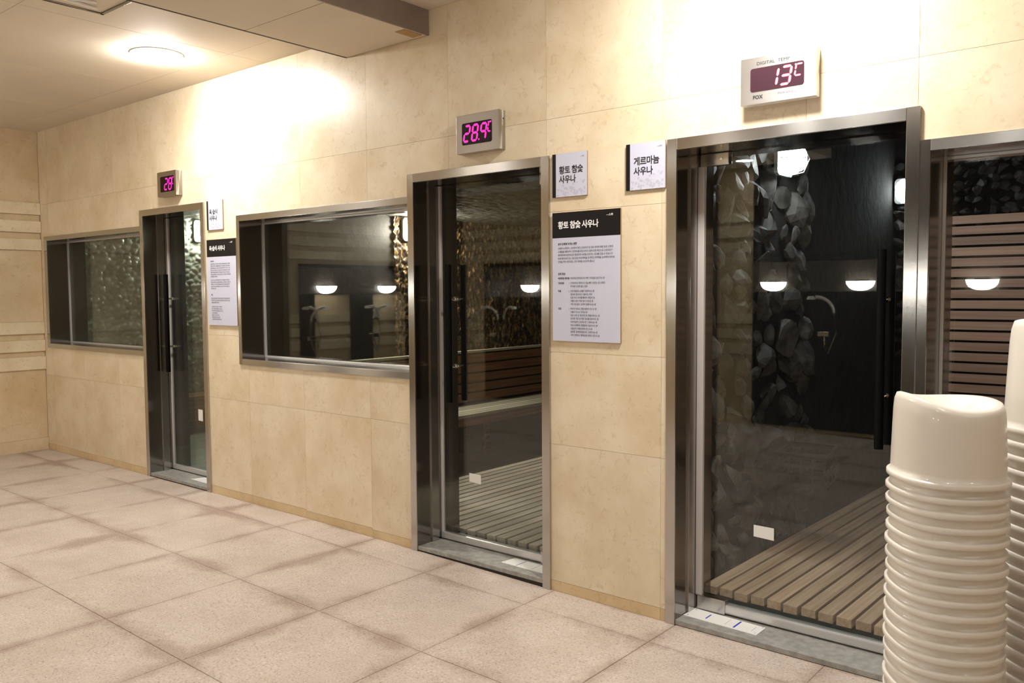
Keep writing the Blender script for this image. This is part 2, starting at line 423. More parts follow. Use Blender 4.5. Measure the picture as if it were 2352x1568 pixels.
# ------------------------------------------------------------------ floor
floor = empty('floor'); tag(floor, 'pinkish granite tiled floor with grimy joints in front of the sauna doors', 'floor', kind='structure')
gx = [XL, -7.70, -7.02, -6.37, -5.70, -5.07, -4.445, -3.80, -3.15, -2.475, -1.80, -1.14, -0.48, 0.18, 0.84, 1.5, 2.16, XR]
gy = [0.0, -0.24, -0.92, -1.60, -2.28, -2.96, -3.64, -4.32, YB]
for i in range(len(gx) - 1):
    for j in range(len(gy) - 1):
        x0, x1, y1, y0 = gx[i], gx[i + 1], gy[j], gy[j + 1]
        g = 0.0014
        cx, cy = (x0 + x1) / 2, (y0 + y1) / 2
        dz = random.uniform(-0.0005, 0.0005)
        vs = []
        for zz in (0, -0.012):
            for (x, y) in ((x0 + g, y0 + g), (x1 - g, y0 + g), (x1 - g, y1 - g), (x0 + g, y1 - g)):
                vs.append((x - cx, y - cy, fz(x) + zz + dz))
        # chamfered top rim
        top = []
        for (x, y) in ((x0 + g + .002, y0 + g + .002), (x1 - g - .002, y0 + g + .002), (x1 - g - .002, y1 - g - .002), (x0 + g + .002, y1 - g - .002)):
            top.append((x - cx, y - cy, fz(x) + dz + 0.0012))
        V = vs + top
        Fc = [(8, 9, 10, 11)] + [(k, (k + 1) % 4, 8 + (k + 1) % 4, 8 + k) for k in range(4)] + [(4 + k, 4 + (k + 1) % 4, (k + 1) % 4, k) for k in range(4)] + [(7, 6, 5, 4)]
        me = bpy.data.meshes.new('tile'); me.from_pydata(V, [], Fc); me.update()
        mkobj('tile', me, M['granite'], floor, (cx, cy, 0))
bm = bmesh.new()
for (x0, x1) in ((XL, -4.5), (-4.5, -2.2), (-2.2, XR)):
    v = [bm.verts.new((x, y, fz(x) + zz)) for zz in (-0.0015, -0.06) for (x, y) in ((x0, YB), (x1, YB), (x1, 0.0), (x0, 0.0))]
    for f in ((0, 1, 2, 3), (7, 6, 5, 4), (0, 4, 5, 1), (1, 5, 6, 2), (2, 6, 7, 3), (3, 7, 4, 0)): bm.faces.new([v[k] for k in f])
fin('grout_bed', bm, M['grout'], floor)

# ------------------------------------------------------------------ stone facade with openings
wall = empty('wall_back'); tag(wall, 'cream stone clad wall holding the three sauna doors and windows', 'wall', kind='structure')
OPEN = [(a, b, -0.2, DZ) for a, b in DOORS] + [(a, b, WZ0, WZ1) for a, b in WINS]
wx = [XL, -8.24, -7.605, -6.97, -6.335, -5.70, -5.08, -4.47, -3.83, -3.17, -2.515, -1.88, -1.245, -0.84, -0.20, 0.44, 1.08, 1.72, XR]
wz = [-0.035, 0.055, 0.704, 1.156, 1.834, 2.279, 2.97]
for i in range(len(wx) - 1):
    for j in range(len(wz) - 1):
        x0, x1, z0, z1 = wx[i], wx[i + 1], wz[j], wz[j + 1]
        zk = fz(x1) + 0.057
        if j == 0: z0, z1 = min(fz(x0), fz(x1)) - 0.02, zk
        if j == 1: z0 = zk
        xs = sorted({x0, x1} | {q for o in OPEN for q in o[:2] if x0 < q < x1})
        zs = sorted({z0, z1} | {q for o in OPEN for q in o[2:] if z0 < q < z1})
        g = 0.0006
        cx, cz = (x0 + x1) / 2, (z0 + z1) / 2
        th, yf = 0.02, (0.0 if j else 0.0006)
        bm = bmesh.new(); vd = {}
        def gv(x, z):
            X = x + (g if x == x0 else -g if x == x1 else 0); Z = z + (g if z == z0 else -g if z == z1 else 0)
            k = (round(X, 5), round(Z, 5))
            if k not in vd: vd[k] = bm.verts.new((X - cx, yf, Z - cz))
            return vd[k]
        n = 0
        for a in range(len(xs) - 1):
            for c in range(len(zs) - 1):
                mx_, mz_ = (xs[a] + xs[a + 1]) / 2, (zs[c] + zs[c + 1]) / 2
                if any(o[0] < mx_ < o[1] and o[2] < mz_ < o[3] for o in OPEN): continue
                bm.faces.new((gv(xs[a], zs[c]), gv(xs[a + 1], zs[c]), gv(xs[a + 1], zs[c + 1]), gv(xs[a], zs[c + 1]))); n += 1
        if n == 0: bm.free(); continue
        r = bmesh.ops.extrude_face_region(bm, geom=list(bm.faces))
        bmesh.ops.translate(bm, verts=[v for v in r['geom'] if isinstance(v, bmesh.types.BMVert)], vec=(0, th, 0))
        me = bpy.data.meshes.new('stone_panel'); bmesh.ops.recalc_face_normals(bm, faces=bm.faces); bm.to_mesh(me); bm.free()
        mkobj('skirting_panel' if j == 0 else 'stone_panel', me, M['base'] if j == 0 else M['stone'], wall, (cx, 0, cz))
bm = bmesh.new()
xs = sorted({XL - .1, XR} | {q for o in OPEN for q in o[:2]}); zs = [-0.1, WZ0, WZ1, DZ, 3.05]
for a in range(len(xs) - 1):
    for c in range(len(zs) - 1):
        mx_, mz_ = (xs[a] + xs[a + 1]) / 2, (zs[c] + zs[c + 1]) / 2
        if any(o[0] < mx_ < o[1] and o[2] < mz_ < o[3] for o in OPEN): continue
        bm_box(bm, (xs[a], 0.0035, zs[c]), (xs[a + 1], YI - 0.003, zs[c + 1]))
fin('masonry_core', bm, M['joint'], wall)

# ------------------------------------------------------------------ left wall with mouldings, shower wall opposite
def banded_wall(name, label, origin, rz, length, parts=True):
    w = empty(name, origin, rz); tag(w, label, 'wall', kind='structure')
    # local x runs along the wall, local -y is the face
    rows = [(-0.02, 0.113, 'skirt'), (0.113, 0.757, 'p'), (0.757, 0.879, 'm'), (0.879, 0.926, 'g'), (0.926, 1.033, 'm'), (1.033, 1.088, 'g'), (1.088, 1.20, 'm'),
            (1.20, 1.858, 'p'), (1.858, 1.961, 'm'), (1.961, 2.02, 'g'), (2.02, 2.127, 'm'), (2.127, 2.185, 'g'), (2.185, 2.294, 'm'), (2.294, 2.97, 'p')]
    n = max(1, round(length / 0.83)); L = length / n
    for k in range(n):
        for (z0, z1, t) in rows:
            pr = {'p': 0.0, 'g': -0.004, 'm': 0.020, 'skirt': 0.012}[t]
            nm = {'p': 'stone_panel', 'g': 'groove_panel', 'm': 'moulding', 'skirt': 'skirting_panel'}[t]
            a = (k * L + 0.0008, -pr, z0 + .0006); b = ((k + 1) * L - 0.0008, 0.02, z1 - .0006)
            c = ((a[0] + b[0]) / 2, 0, (z0 + z1) / 2)
            bm = bmesh.new(); bm_box(bm, Vector(a) - Vector(c), Vector(b) - Vector(c), 0.004 if t == 'm' else 0)
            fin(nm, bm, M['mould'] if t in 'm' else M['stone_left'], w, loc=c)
    box('masonry_core', (0, 0.006, -0.05), (length, 0.10, 3.0), M['joint'], w)
    return w
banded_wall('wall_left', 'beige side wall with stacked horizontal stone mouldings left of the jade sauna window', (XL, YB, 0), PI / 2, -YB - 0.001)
banded_wall('wall_front', 'beige shower wall behind the viewer, seen only as a reflection', (XR, YB, 0), PI, XR - XL)
wr = box('wall_right', (XR, YB, -0.05), (XR + .1, 0.33, 3.0), M['stone_left']); tag(wr, 'plain beige end wall outside the frame on the right', 'wall', kind='structure')

# ------------------------------------------------------------------ ceiling, soffit
ceil = empty('ceiling'); tag(ceil, 'painted ceiling of flat panels with thin joints above the doors', 'ceiling', kind='structure')
def cpanel(x0, x1, y0, y1, z):
    c = Vector(((x0 + x1) / 2, (y0 + y1) / 2, z + 0.01)); g = 0.0014
    bm = bmesh.new(); bm_box(bm, Vector((x0 + g, y0 + g, z)) - c, Vector((x1 - g, y1 - g, z + 0.02)) - c, 0.001)
    fin('ceiling_panel', bm, M['ceil'], ceil, loc=c)
cy = [0.0, -0.27, -1.49, -2.71, -3.93, YB]
for xa, xb in ((-4.80, -4.0), (-6.01, -4.80), (-7.22, -6.01), (XL, -7.22), (-3.31, -2.1), (-2.1, -0.9), (-0.9, 0.3), (0.3, 1.5), (1.5, XR)):
    for j in range(len(cy) - 1): cpanel(xa, xb, cy[j + 1], cy[j], ZC if xa < -3.5 else ZC + 0.02)
box('ceiling_backing', (XL, YB, ZC + 0.021), (XR, 0.1, ZC + 0.08), M['gap'], ceil)
sof = empty('trim_1', (0, 0, 0)); tag(sof, 'lowered rectangular ceiling box meeting the wall above the dark long window', 'soffit', kind='structure')
ZS = 2.834
for j in range(4):
    ys = [0.0, -0.69, -1.91, -3.13, YB]
    box('soffit_panel', (-3.982, ys[j + 1] + .0025, ZS), (-3.315, ys[j] - .0025 - (0.004 if j == 0 else 0), ZS + 0.016), M['ceil'], sof, 0.001)
box('soffit_core', (-3.998, YB, ZS + 0.006), (-3.318, -0.0005, ZC + 0.02), M['gap'], sof)
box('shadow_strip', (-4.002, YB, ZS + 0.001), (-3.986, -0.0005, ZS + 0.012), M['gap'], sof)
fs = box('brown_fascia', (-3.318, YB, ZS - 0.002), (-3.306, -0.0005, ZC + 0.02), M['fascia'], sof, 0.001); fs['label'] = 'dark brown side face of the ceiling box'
bm = bmesh.new(); bm_box(bm, (-3.40, -0.16, ZS - 0.0035), (-3.33, -0.03, ZS + 0.001), 0.001)
tp = fin('tape_patch', bm, M['tape'], sof); tp['label'] = 'torn brown patch near the corner'

# ------------------------------------------------------------------ ceiling lamps
def downlight(x, y, z, mat, label, r=0.085, bulge=0.006, group=None, name='ceiling_downlight'):
    o = empty(name, (x, y, z)); tag(o, label, 'light', group)
    bm = bmesh.new()
    seg = 32; prof = [(r + 0.022, 0.0), (r + 0.020, -0.006), (r + 0.004, -0.007), (r, -0.002), (r * 0.99, 0.004)]
    rings = [[bm.verts.new((q * math.cos(2 * PI * k / seg), q * math.sin(2 * PI * k / seg), zz)) for k in range(seg)] for q, zz in prof]
    for a in range(len(rings) - 1):
        for k in range(seg): bm.faces.new((rings[a][k], rings[a][(k + 1) % seg], rings[a + 1][(k + 1) % seg], rings[a + 1][k]))
    fin('trim_ring', bm, M['white'], o, True)
    bm = bmesh.new(); rings = []
    for t in (0, .25, .5, .75, 1.0):
        q = r * (1.035 if bulge > 0.02 else 0.985) * math.cos(t * PI / 2) if t < 1 else 0.004
        rings.append([bm.verts.new((q * math.cos(2 * PI * k / seg), q * math.sin(2 * PI * k / seg), (-0.0065 if bulge > 0.02 else 0.002) - bulge * math.sin(t * PI / 2))) for k in range(seg)])
    for a in range(len(rings) - 1):
        for k in range(seg): bm.faces.new((rings[a][k], rings[a][(k + 1) % seg], rings[a + 1][(k + 1) % seg], rings[a + 1][k]))
    bm.faces.new(rings[-1]); fin('lens', bm, mat, o, True)
    return o
downlight(-5.136, -0.567, ZC, M['lamp'], 'glowing round ceiling lamp in the ceiling left of the lowered box', 0.135, 0.052)
downlight(-1.33, -0.567, ZC + 0.02, M['lamp'], 'ceiling lamp just above the frame over the display reading 13 degrees', 0.135, 0.045)
for k, (x, y) in enumerate([(-7.0, -1.9), (-5.1, -2.6), (-2.2, -2.4), (-0.3, -1.9), (-6.6, -4.0), (-1.2, -4.0), (1.4, -1.6), (1.4, -3.9)]):
    downlight(x, y, ZC if x < -4 else ZC + 0.02, M['lamp_room'], 'ceiling lamp further into the washroom, outside the frame', 0.085, 0.006, 'washroom ceiling lamps outside the frame')

# ceiling vent, left of the soffit
v = empty('ceiling_vent', (-4.61, -1.14, ZC)); tag(v, 'square metal framed grille in the ceiling at the top edge of the picture', 'vent')
bm = bmesh.new()
for a, b in (((0, -0.56, -0.012), (0.02, 0, 0.0)), ((0.54, -0.56, -0.012), (0.56, 0, 0.0)), ((0, -0.02, -0.012), (0.56, 0, 0.0)), ((0, -0.56, -0.012), (0.56, -0.54, 0.0))): bm_box(bm, a, b, 0.002)
fin('frame', bm, M['steel_in'], v)
box('tray', (0.02, -0.54, -0.006), (0.54, -0.02, -0.001), M['ceil'], v)
for k in range(5):
    bm = bmesh.new(); q = [(0.08 + 0.09 * k + 0.03 * math.sin(3.1 * k + s), -0.10 - 0.09 * s + 0.03 * math.cos(2 * k + s), -0.010 - 0.004 * (s % 2)) for s in range(5)]
    bm_tube(bm, q, 0.008, 6); fin('bent_vane', bm, M['white'], v, True)

# ------------------------------------------------------------------ door and window frames
def frame_box(parent, nm, a, b, mat, bev=0.0015): return box(nm, a, b, mat, parent, bev, center=True)

def make_door(n, label, x0, x1, hinge, ztop_leaf, sill_top, deepfloor):
    d = empty('door_%d' % n, (0, 0, 0)); tag(d, label, 'door', kind='structure')
    zf0, zf1 = fz(x0) - 0.02, fz(x1) - 0.02
    yo = -0.014
    # face frame and reveal
    frame_box(d, 'jamb', (x0, yo, zf0), (x0 + FW, YI, DZ), M['steel'])
    frame_box(d, 'jamb', (x1 - FW, yo, zf1), (x1, YI, DZ), M['steel'])
    frame_box(d, 'head', (x0 + FW, yo, DZ - FW), (x1 - FW, YI, DZ), M['steel_h'])
    # darker polished lining of the opening
    box('lining', (x0 + FW, yo + .006, sill_top), (x0 + FW + 0.0012, YI, DZ - FW), M['steel_in'], d)
    box('lining', (x1 - FW - 0.0012, yo + .006, sill_top), (x1 - FW, YI, DZ - FW), M['steel_in'], d)
    box('lining', (x0 + FW + 0.0012, yo + .006, DZ - FW - 0.0012), (x1 - FW - 0.0012, YI, DZ - FW), M['steel_in'], d)
    # stops
    box('door_stop', (x0 + FW + .0012, 0.10, sill_top), (x0 + FW + 0.010, 0.155, DZ - FW), M['steel'], d, 0.001)
    # sill
    s = box('sill', (x0 + FW, -0.006, sill_top - 0.022), (x1 - FW, YI, sill_top), M['sill'], d, 0.002)
    box('sill_riser', (x0 + FW, -0.001, min(zf0, zf1)), (x1 - FW, 0.02, sill_top - 0.022), M['sill_edge'], d)
    # swinging glass leaf
    lx0, lx1 = x0 + FW + 0.003, x1 - FW - 0.003
    zb = sill_top + 0.012
    leaf = box('glass_leaf', (lx0, GY - 0.005, zb), (lx1, GY + 0.005, ztop_leaf), M['glass'] if n > 1 else M['glass_old'], d, center=True)
    off = Vector(leaf.location)
    def sub(nm, a, b, mat, bev=0.0): 
        c = (Vector(a) + Vector(b)) / 2
        bm = bmesh.new(); bm_box(bm, Vector(a) - c, Vector(b) - c, bev)
        return fin(nm, bm, mat, leaf, loc=c - off)
    w = {1: 0.016, 2: 0.014, 3: 0.030}[n]
    sub('edge_strip', (lx0 - 0.001, GY - 0.010, zb + 0.03), (lx0 + w, GY + 0.010, ztop_leaf - (0.05 if n == 3 else 0.0)), M['seal'], 0.002)
    sub('bottom_rail', (lx0, GY - 0.014, zb - 0.004), (lx1, GY + 0.014, zb + 0.034), M['alu'], 0.007)
    # patch fittings
    hx = (lx0, lx0 + 0.150) if hinge == 'L' else (lx1 - 0.150, lx1)
    pf = sub('patch_fitting', (hx[0], GY - 0.017, ztop_leaf - 0.052), (hx[1], GY + 0.017, ztop_leaf + 0.002), M['steel_h'], 0.004); pf['label'] = 'steel corner clamp at the top of the leaf'
    bm = bmesh.new(); bm_cyl(bm, (hx[0] + 0.115 - off.x, GY - 0.0185 - off.y, ztop_leaf - 0.024 - off.z), 0.006, 0.004, 'Y', 14)
    fin('screw', bm, M['chrome'], leaf)
    sub('patch_fitting', (hx[0], GY - 0.020, zb - 0.010), (hx[1], GY + 0.020, zb + 0.056), M['steel_h'], 0.005)
    # pull handles, one on each face, joined by stand-offs through the glass
    xh = {1: -6.405, 2: -3.305, 3: -0.990}[n]
    for yy in (GY - 0.062, GY + 0.062):
        bm = bmesh.new()
        rr = 0.0175
        bm_cyl(bm, (xh - off.x, yy - off.y, 1.217 - off.z), rr, 0.775 - 0.0, 'Z', 24)
        o = fin('pull_handle', bm, M['black'], leaf, True)
    bm = bmesh.new()
    for zz in (1.412, 1.032):
        bm_cyl(bm, (xh - off.x, GY - off.y, zz - off.z), 0.008, 0.10, 'Y', 14)
        for s in (-1, 1): bm_cyl(bm, (xh - off.x, GY + s * 0.009 - off.y, zz - off.z), 0.013, 0.008, 'Y', 18)
    fin('stand_off', bm, M['chrome'], leaf, True)
    return d
make_door(1, 'leftmost glass door in a steel frame, under the small display by the side wall', DOORS[0][0], DOORS[0][1], 'R', 2.052, 0.030, 0)
make_door(2, 'middle glass door in a steel frame, under the display reading 28.9 degrees', DOORS[1][0], DOORS[1][1], 'R', 2.052, 0.014, 0)
make_door(3, 'largest nearest glass door in a steel frame, under the display reading 13 degrees', DOORS[2][0], DOORS[2][1], 'L', 2.052, -0.010, 0)

def make_window(n, label, x0, x1, mat):
    d = empty('window_%d' % n, (0, 0, 0)); tag(d, label, 'window', kind='structure')
    yo = -0.010; z0, z1 = WZ0, WZ1; f = 0.040; fl = 0.035 if n > 1 else 0.06
    xr = x1 - 0.0015
    frame_box(d, 'frame_side', (x0, yo, z0), (x0 + fl, YI, z1), M['steel'])
    if n == 3: frame_box(d, 'frame_side', (xr - fl, yo, z0), (xr, YI, z1), M['steel'])
    frame_box(d, 'frame_top', (x0 + fl, yo, z1 - f), (xr, YI, z1), M['steel_h'])
    frame_box(d, 'frame_bottom', (x0 + fl, yo, z0), (xr, YI, z0 + f), M['steel_h'])
    xi0, xi1, zi0, zi1 = x0 + fl, xr - (fl if n == 3 else 0.0), z0 + f, z1 - f
    box('lining', (xi0, yo + .006, zi0), (xi0 + .0012, YI, zi1), M['steel_in'], d)
    box('lining', (xi1 - .0012, yo + .006, zi0), (xi1, YI, zi1), M['steel_in'], d)
    box('lining', (xi0 + .0012, yo + .006, zi1 - .0012), (xi1 - .0012, YI, zi1), M['steel_in'], d)
    box('lining', (xi0 + .0012, yo + .006, zi0), (xi1 - .0012, YI, zi0 + .0012), M['steel_h'], d)
    box('pane', (xi0 + .002, GY - 0.004, zi0 + .002), (xi1 - .002, GY + 0.004, zi1 - .002), mat, d, center=True)
    bm = bmesh.new(); w = 0.013
    for a, b in (((xi0 + .0013, GY - .018, zi0), (xi0 + w, GY - .0045, zi1)), ((xi1 - w, GY - .018, zi0), (xi1 - .0013, GY - .0045, zi1)),
                 ((xi0 + w, GY - .018, zi1 - w), (xi1 - w, GY - .0045, zi1 - .0013)), ((xi0 + w, GY - .018, zi0 + .0013), (xi1 - w, GY - .0045, zi0 + w))): bm_box(bm, a, b, 0.002)
    fin('glazing_bead', bm, M['alu'], d)
    return d
make_window(1, 'leftmost steel framed window with hazy glass beside the side wall', WINS[0][0], WINS[0][1], M['glass_old'])
make_window(2, 'long dark steel framed window left of the middle door', WINS[1][0], WINS[1][1], M['glass'])
make_window(3, 'steel framed window at the right edge with a wooden slat screen behind it', WINS[2][0], WINS[2][1], M['glass'])

# ------------------------------------------------------------------ digital displays
SEG = {'0': 'abcdef', '1': 'bc', '2': 'abged', '3': 'abgcd', '8': 'abcdefg', '9': 'abcfg', 'C': 'afed', '5': 'afgcd'}
def seg_mesh(bm, ch, x, z, w, h, t, y, slant=0.16):
    hw = t / 2; g = t * 0.12
    def P(px, pz): return (x + px + (pz) * slant, y, z + pz)
    def bar(p, q):
        p, q = Vector((p[0], p[1])), Vector((q[0], q[1])); d = (q - p).normalized(); nrm = Vector((-d.y, d.x))
        p = p + d * g; q = q - d * g
        poly = [p, p + d * hw + nrm * hw, q - d * hw + nrm * hw, q, q - d * hw - nrm * hw, p + d * hw - nrm * hw]
        f = bm.faces.new([bm.verts.new(P(v.x, v.y)) for v in poly])
    A, B = h / 2, h
    S = {'a': ((0, B), (w, B)), 'b': ((w, A), (w, B)), 'c': ((w, 0), (w, A)), 'd': ((0, 0), (w, 0)), 'e': ((0, 0), (0, A)), 'f': ((0, A), (0, B)), 'g': ((0, A), (w, A))}
    for s in SEG[ch]: bar(*S[s])

def rounded_plate(bm, x0, x1, z0, z1, y0, y1, r):
    pts = []
    for cx, cz, a0 in ((x1 - r, z1 - r, 0), (x0 + r, z1 - r, 90), (x0 + r, z0 + r, 180), (x1 - r, z0 + r, 270)):
        for k in range(5): a = math.radians(a0 + 22.5 * k); pts.append((cx + r * math.cos(a), cz + r * math.sin(a)))
    f = [bm.verts.new((x, y0, z)) for x, z in pts]; b = [bm.verts.new((x, y1, z)) for x, z in pts]
    bm.faces.new(f); bm.faces.new(b[::-1])
    for k in range(len(pts)): bm.faces.new((f[k], f[(k + 1) % len(pts)], b[(k + 1) % len(pts)], b[k]))

def display(label, x0, x1, z0, z1, scr, chars, led, scrmat, extra=None, depth=0.05, case='steel_d'):
    cx, cz = (x0 + x1) / 2, (z0 + z1) / 2
    d = empty('temperature_display', (cx, 0, cz)); tag(d, label, 'display')
    sx0, sx1, sz0, sz1 = [a - b for a, b in zip(scr, (cx, cx, cz, cz))]
    x0, x1, z0, z1 = x0 - cx, x1 - cx, z0 - cz, z1 - cz
    bm = bmesh.new(); bm_box(bm, (x0, -depth, z0), (x1, -0.0003, z1), 0.002); fin('casing', bm, M[case], d)
    bm = bmesh.new(); rounded_plate(bm, sx0, sx1, sz0, sz1, -depth - 0.0012, -depth + 0.002, 0.010); scrn = fin('screen', bm, scrmat, d)
    W, Hh = sx1 - sx0, sz1 - sz0
    glow = M['redglow'] if led is M['red'] else M['redglow2']
    for ch, px, pz, pw, ph in chars:
        bm = bmesh.new(); bm2 = bmesh.new()
        if ch == '.':
            for b_, k_, yy in ((bm, 0.5, 0.0022), (bm2, 0.8, 0.0018)):
                X, Z, q = sx0 + px * W, sz0 + pz * Hh, 0.0036 * k_ * 2
                vs = [b_.verts.new((X + q * math.cos(t), -depth - yy, Z + q * math.sin(t))) for t in [2 * PI * k / 10 for k in range(10)]]; b_.faces.new(vs)
            fin('decimal_point', bm, led, scrn); fin('glow_rim', bm2, glow, scrn)
            continue
        seg_mesh(bm, ch, sx0 + px * W, sz0 + pz * Hh, pw * W, ph * Hh, 0.0095 if ch != 'C' else 0.0065, -depth - 0.0022)
        seg_mesh(bm2, ch, sx0 + px * W, sz0 + pz * Hh, pw * W, ph * Hh, 0.0140 if ch != 'C' else 0.010, -depth - 0.0017)
        if ch == 'C':   # the little degree tick left of the C
            X, Z = sx0 + (px - 0.012) * W + ph * Hh * 0.16, sz0 + (pz + ph) * Hh
            vs = [bm.verts.new((X + 0.004 * math.cos(t), -depth - 0.0022, Z + 0.004 * math.sin(t))) for t in [2 * PI * k / 8 for k in range(8)]]; bm.faces.new(vs)
        fin('unit_mark' if ch == 'C' else 'digit', bm, led, scrn); fin('glow_rim', bm2, glow, scrn)
    if extra: extra(d, x0, x1, z0, z1, depth)
    return d
display('small steel display over the leftmost door, showing 28 in pink digits', -6.154, -5.884, 2.176, 2.358, (-6.108, -5.913, 2.208, 2.322),
        [('2', .30, .14, .20, .70), ('8', .60, .14, .20, .70), ('C', .87, .45, .10, .42)], M['pink'], M['scr'])
def d2x(d, x0, x1, z0, z1, dp):
    bm = bmesh.new(); bm_cyl(bm, (x1 + 0.0005, -0.016, 0.055), 0.004, 0.002, 'X', 12); fin('side_hole', bm, M['blackmat'], d)
display('steel display over the middle door, showing 28.9 in pink digits', -3.066, -2.774, 2.165, 2.360, (-3.024, -2.820, 2.206, 2.317),
        [('2', .06, .16, .17, .70), ('8', .33, .16, .17, .70), ('.', .575, .18, 0, 0), ('9', .61, .16, .17, .70), ('C', .87, .47, .10, .42)], M['pink'], M['scr'], d2x)
def d3x(d, x0, x1, z0, z1, dp):
    y = -dp - 0.0008
    text('title_lettering', 'DIGITAL  TEMP.', 0.0175, (x0 + 0.066, y, z1 - 0.033), M['ink'], d, sx=1.15)
    text('maker_lettering', 'FOX', 0.020, (x0 + 0.052, y, z0 + 0.020), M['ink'], d, sx=1.0, weight=0.0006)
    text('model_lettering', 'FOX-2002CL', 0.0115, (x0 + 0.155, y, z0 + 0.026), M['ink2'], d, sx=1.2)
display('large steel display over the nearest door, showing 13 in red digits', -1.496, -1.193, 2.190, 2.374, (-1.455, -1.238, 2.238, 2.330),
        [('1', .34, .14, .15, .72), ('3', .56, .14, .17, .72), ('C', .83, .42, .12, .46)], M['red'], M['scr_red'], d3x, 0.046, 'steel_pale')

# ------------------------------------------------------------------ signs
def small_sign(label, x0, x1, z0, z1, lines, tx):
    cx, cz = (x0 + x1) / 2, (z0 + z1) / 2
    s = empty('door_sign', (cx, 0, cz)); tag(s, label, 'sign')
    x0, x1, z0, z1 = x0 - cx, x1 - cx, z0 - cz, z1 - cz; t = 0.009
    bm = bmesh.new(); bm_box(bm, (x0, -t, z0), (x1, -0.0003, z1), 0.0008); fin('board', bm, M['sign_core'], s)
    face = box('face', (x0 + .0005, -t - 0.0008, z0 + .0005), (x1 - .0005, -t + .0002, z1 - .0005), M['sign'], s)
    box('black_band', (x0 + .0004, -t - 0.0012, z0 + .0004), (x0 + 0.021, -t - .0004, z1 - .0004), M['blackmat'], s)
    rr = random.Random(3)
    bm = bmesh.new()
    for k in range(46):
        X = rr.uniform(x0 + 0.028, x1 - 0.010); Z = z0 + 0.006 + (0.055 * rr.random() ** 1.4) * (0.6 + 0.8 * (X - x0) / (x1 - x0)); q = rr.uniform(.003, .007)
        vs = [bm.verts.new((X + q * math.cos(2 * PI * j / 8), -t - 0.00095 - k * 2e-6, Z + q * math.sin(2 * PI * j / 8))) for j in range(8)]; bm.faces.new(vs)
    fin('grey_pattern', bm, M['pattern'], face)
    for k, l in enumerate(lines):
        text('lettering', l, 0.0395, (x0 + tx, -t - 0.0016, z0 + 0.112 - 0.044 * k), M['ink'], face, sx=0.93, weight=0.0009, spacing=0.93)
    text('logo', '—스파', 0.0085, (x1 - 0.040, -t - 0.0016, z1 - 0.026), M['ink2'], face)
    return s
small_sign('small sign reading 옥 습식 사우나 beside the leftmost door', -5.548, -5.345, 1.900, 2.106, ['옥 습식', '사우나'], 0.034)
small_sign('small sign reading 황토 참숯 사우나 beside the middle door', -2.472, -2.271, 1.900, 2.106, ['황토 참숯', '사우나'], 0.040)
small_sign('small sign reading 게르마늄 사우나 beside the nearest door', -2.058, -1.858, 1.900, 2.106, ['게르마늄', '사우나'], 0.040)

def info_sign(label, x0, x1, z0, z1, head, blocks, lsp=1.4):
    cx, cz = (x0 + x1) / 2, (z0 + z1) / 2
    s = empty('information_board', (cx, 0, cz)); tag(s, label, 'sign')
    x0, x1, z0, z1 = x0 - cx, x1 - cx, z0 - cz, z1 - cz; t = 0.010
    bm = bmesh.new(); bm_box(bm, (x0, -t, z0), (x1, -0.0003, z1), 0.0008); fin('board', bm, M['sign_core'], s)
    zh = z1 - 0.121
    face = box('face', (x0 + .0005, -t - 0.0008, z0 + .0005), (x1 - .0005, -t + .0002, zh), M['sign'], s)
    hd = box('black_header', (x0 + .0003, -t - 0.0010, zh), (x1 - .0003, -t + .0002, z1 - .0003), M['blackmat'], s)
    y = -t - 0.0018
    text('title', head, 0.038, (x0 + 0.034, y, zh + 0.046), M['white'], hd, sx=0.93, weight=0.0011, spacing=0.90)
    text('logo', '—스파', 0.013, (x1 - 0.076, y, z1 - 0.030), M['white'], hd, weight=0.0002)
    for (bx, bz, size, body, bold) in blocks:
        text('paragraph', body, size, (x0 + bx, y, zh - bz), M['ink'] if bold else M['ink2'], face, sx=0.88, weight=0.0003 if bold else 0.0001, line=lsp)
    return s
W2 = -2.472, -2.086
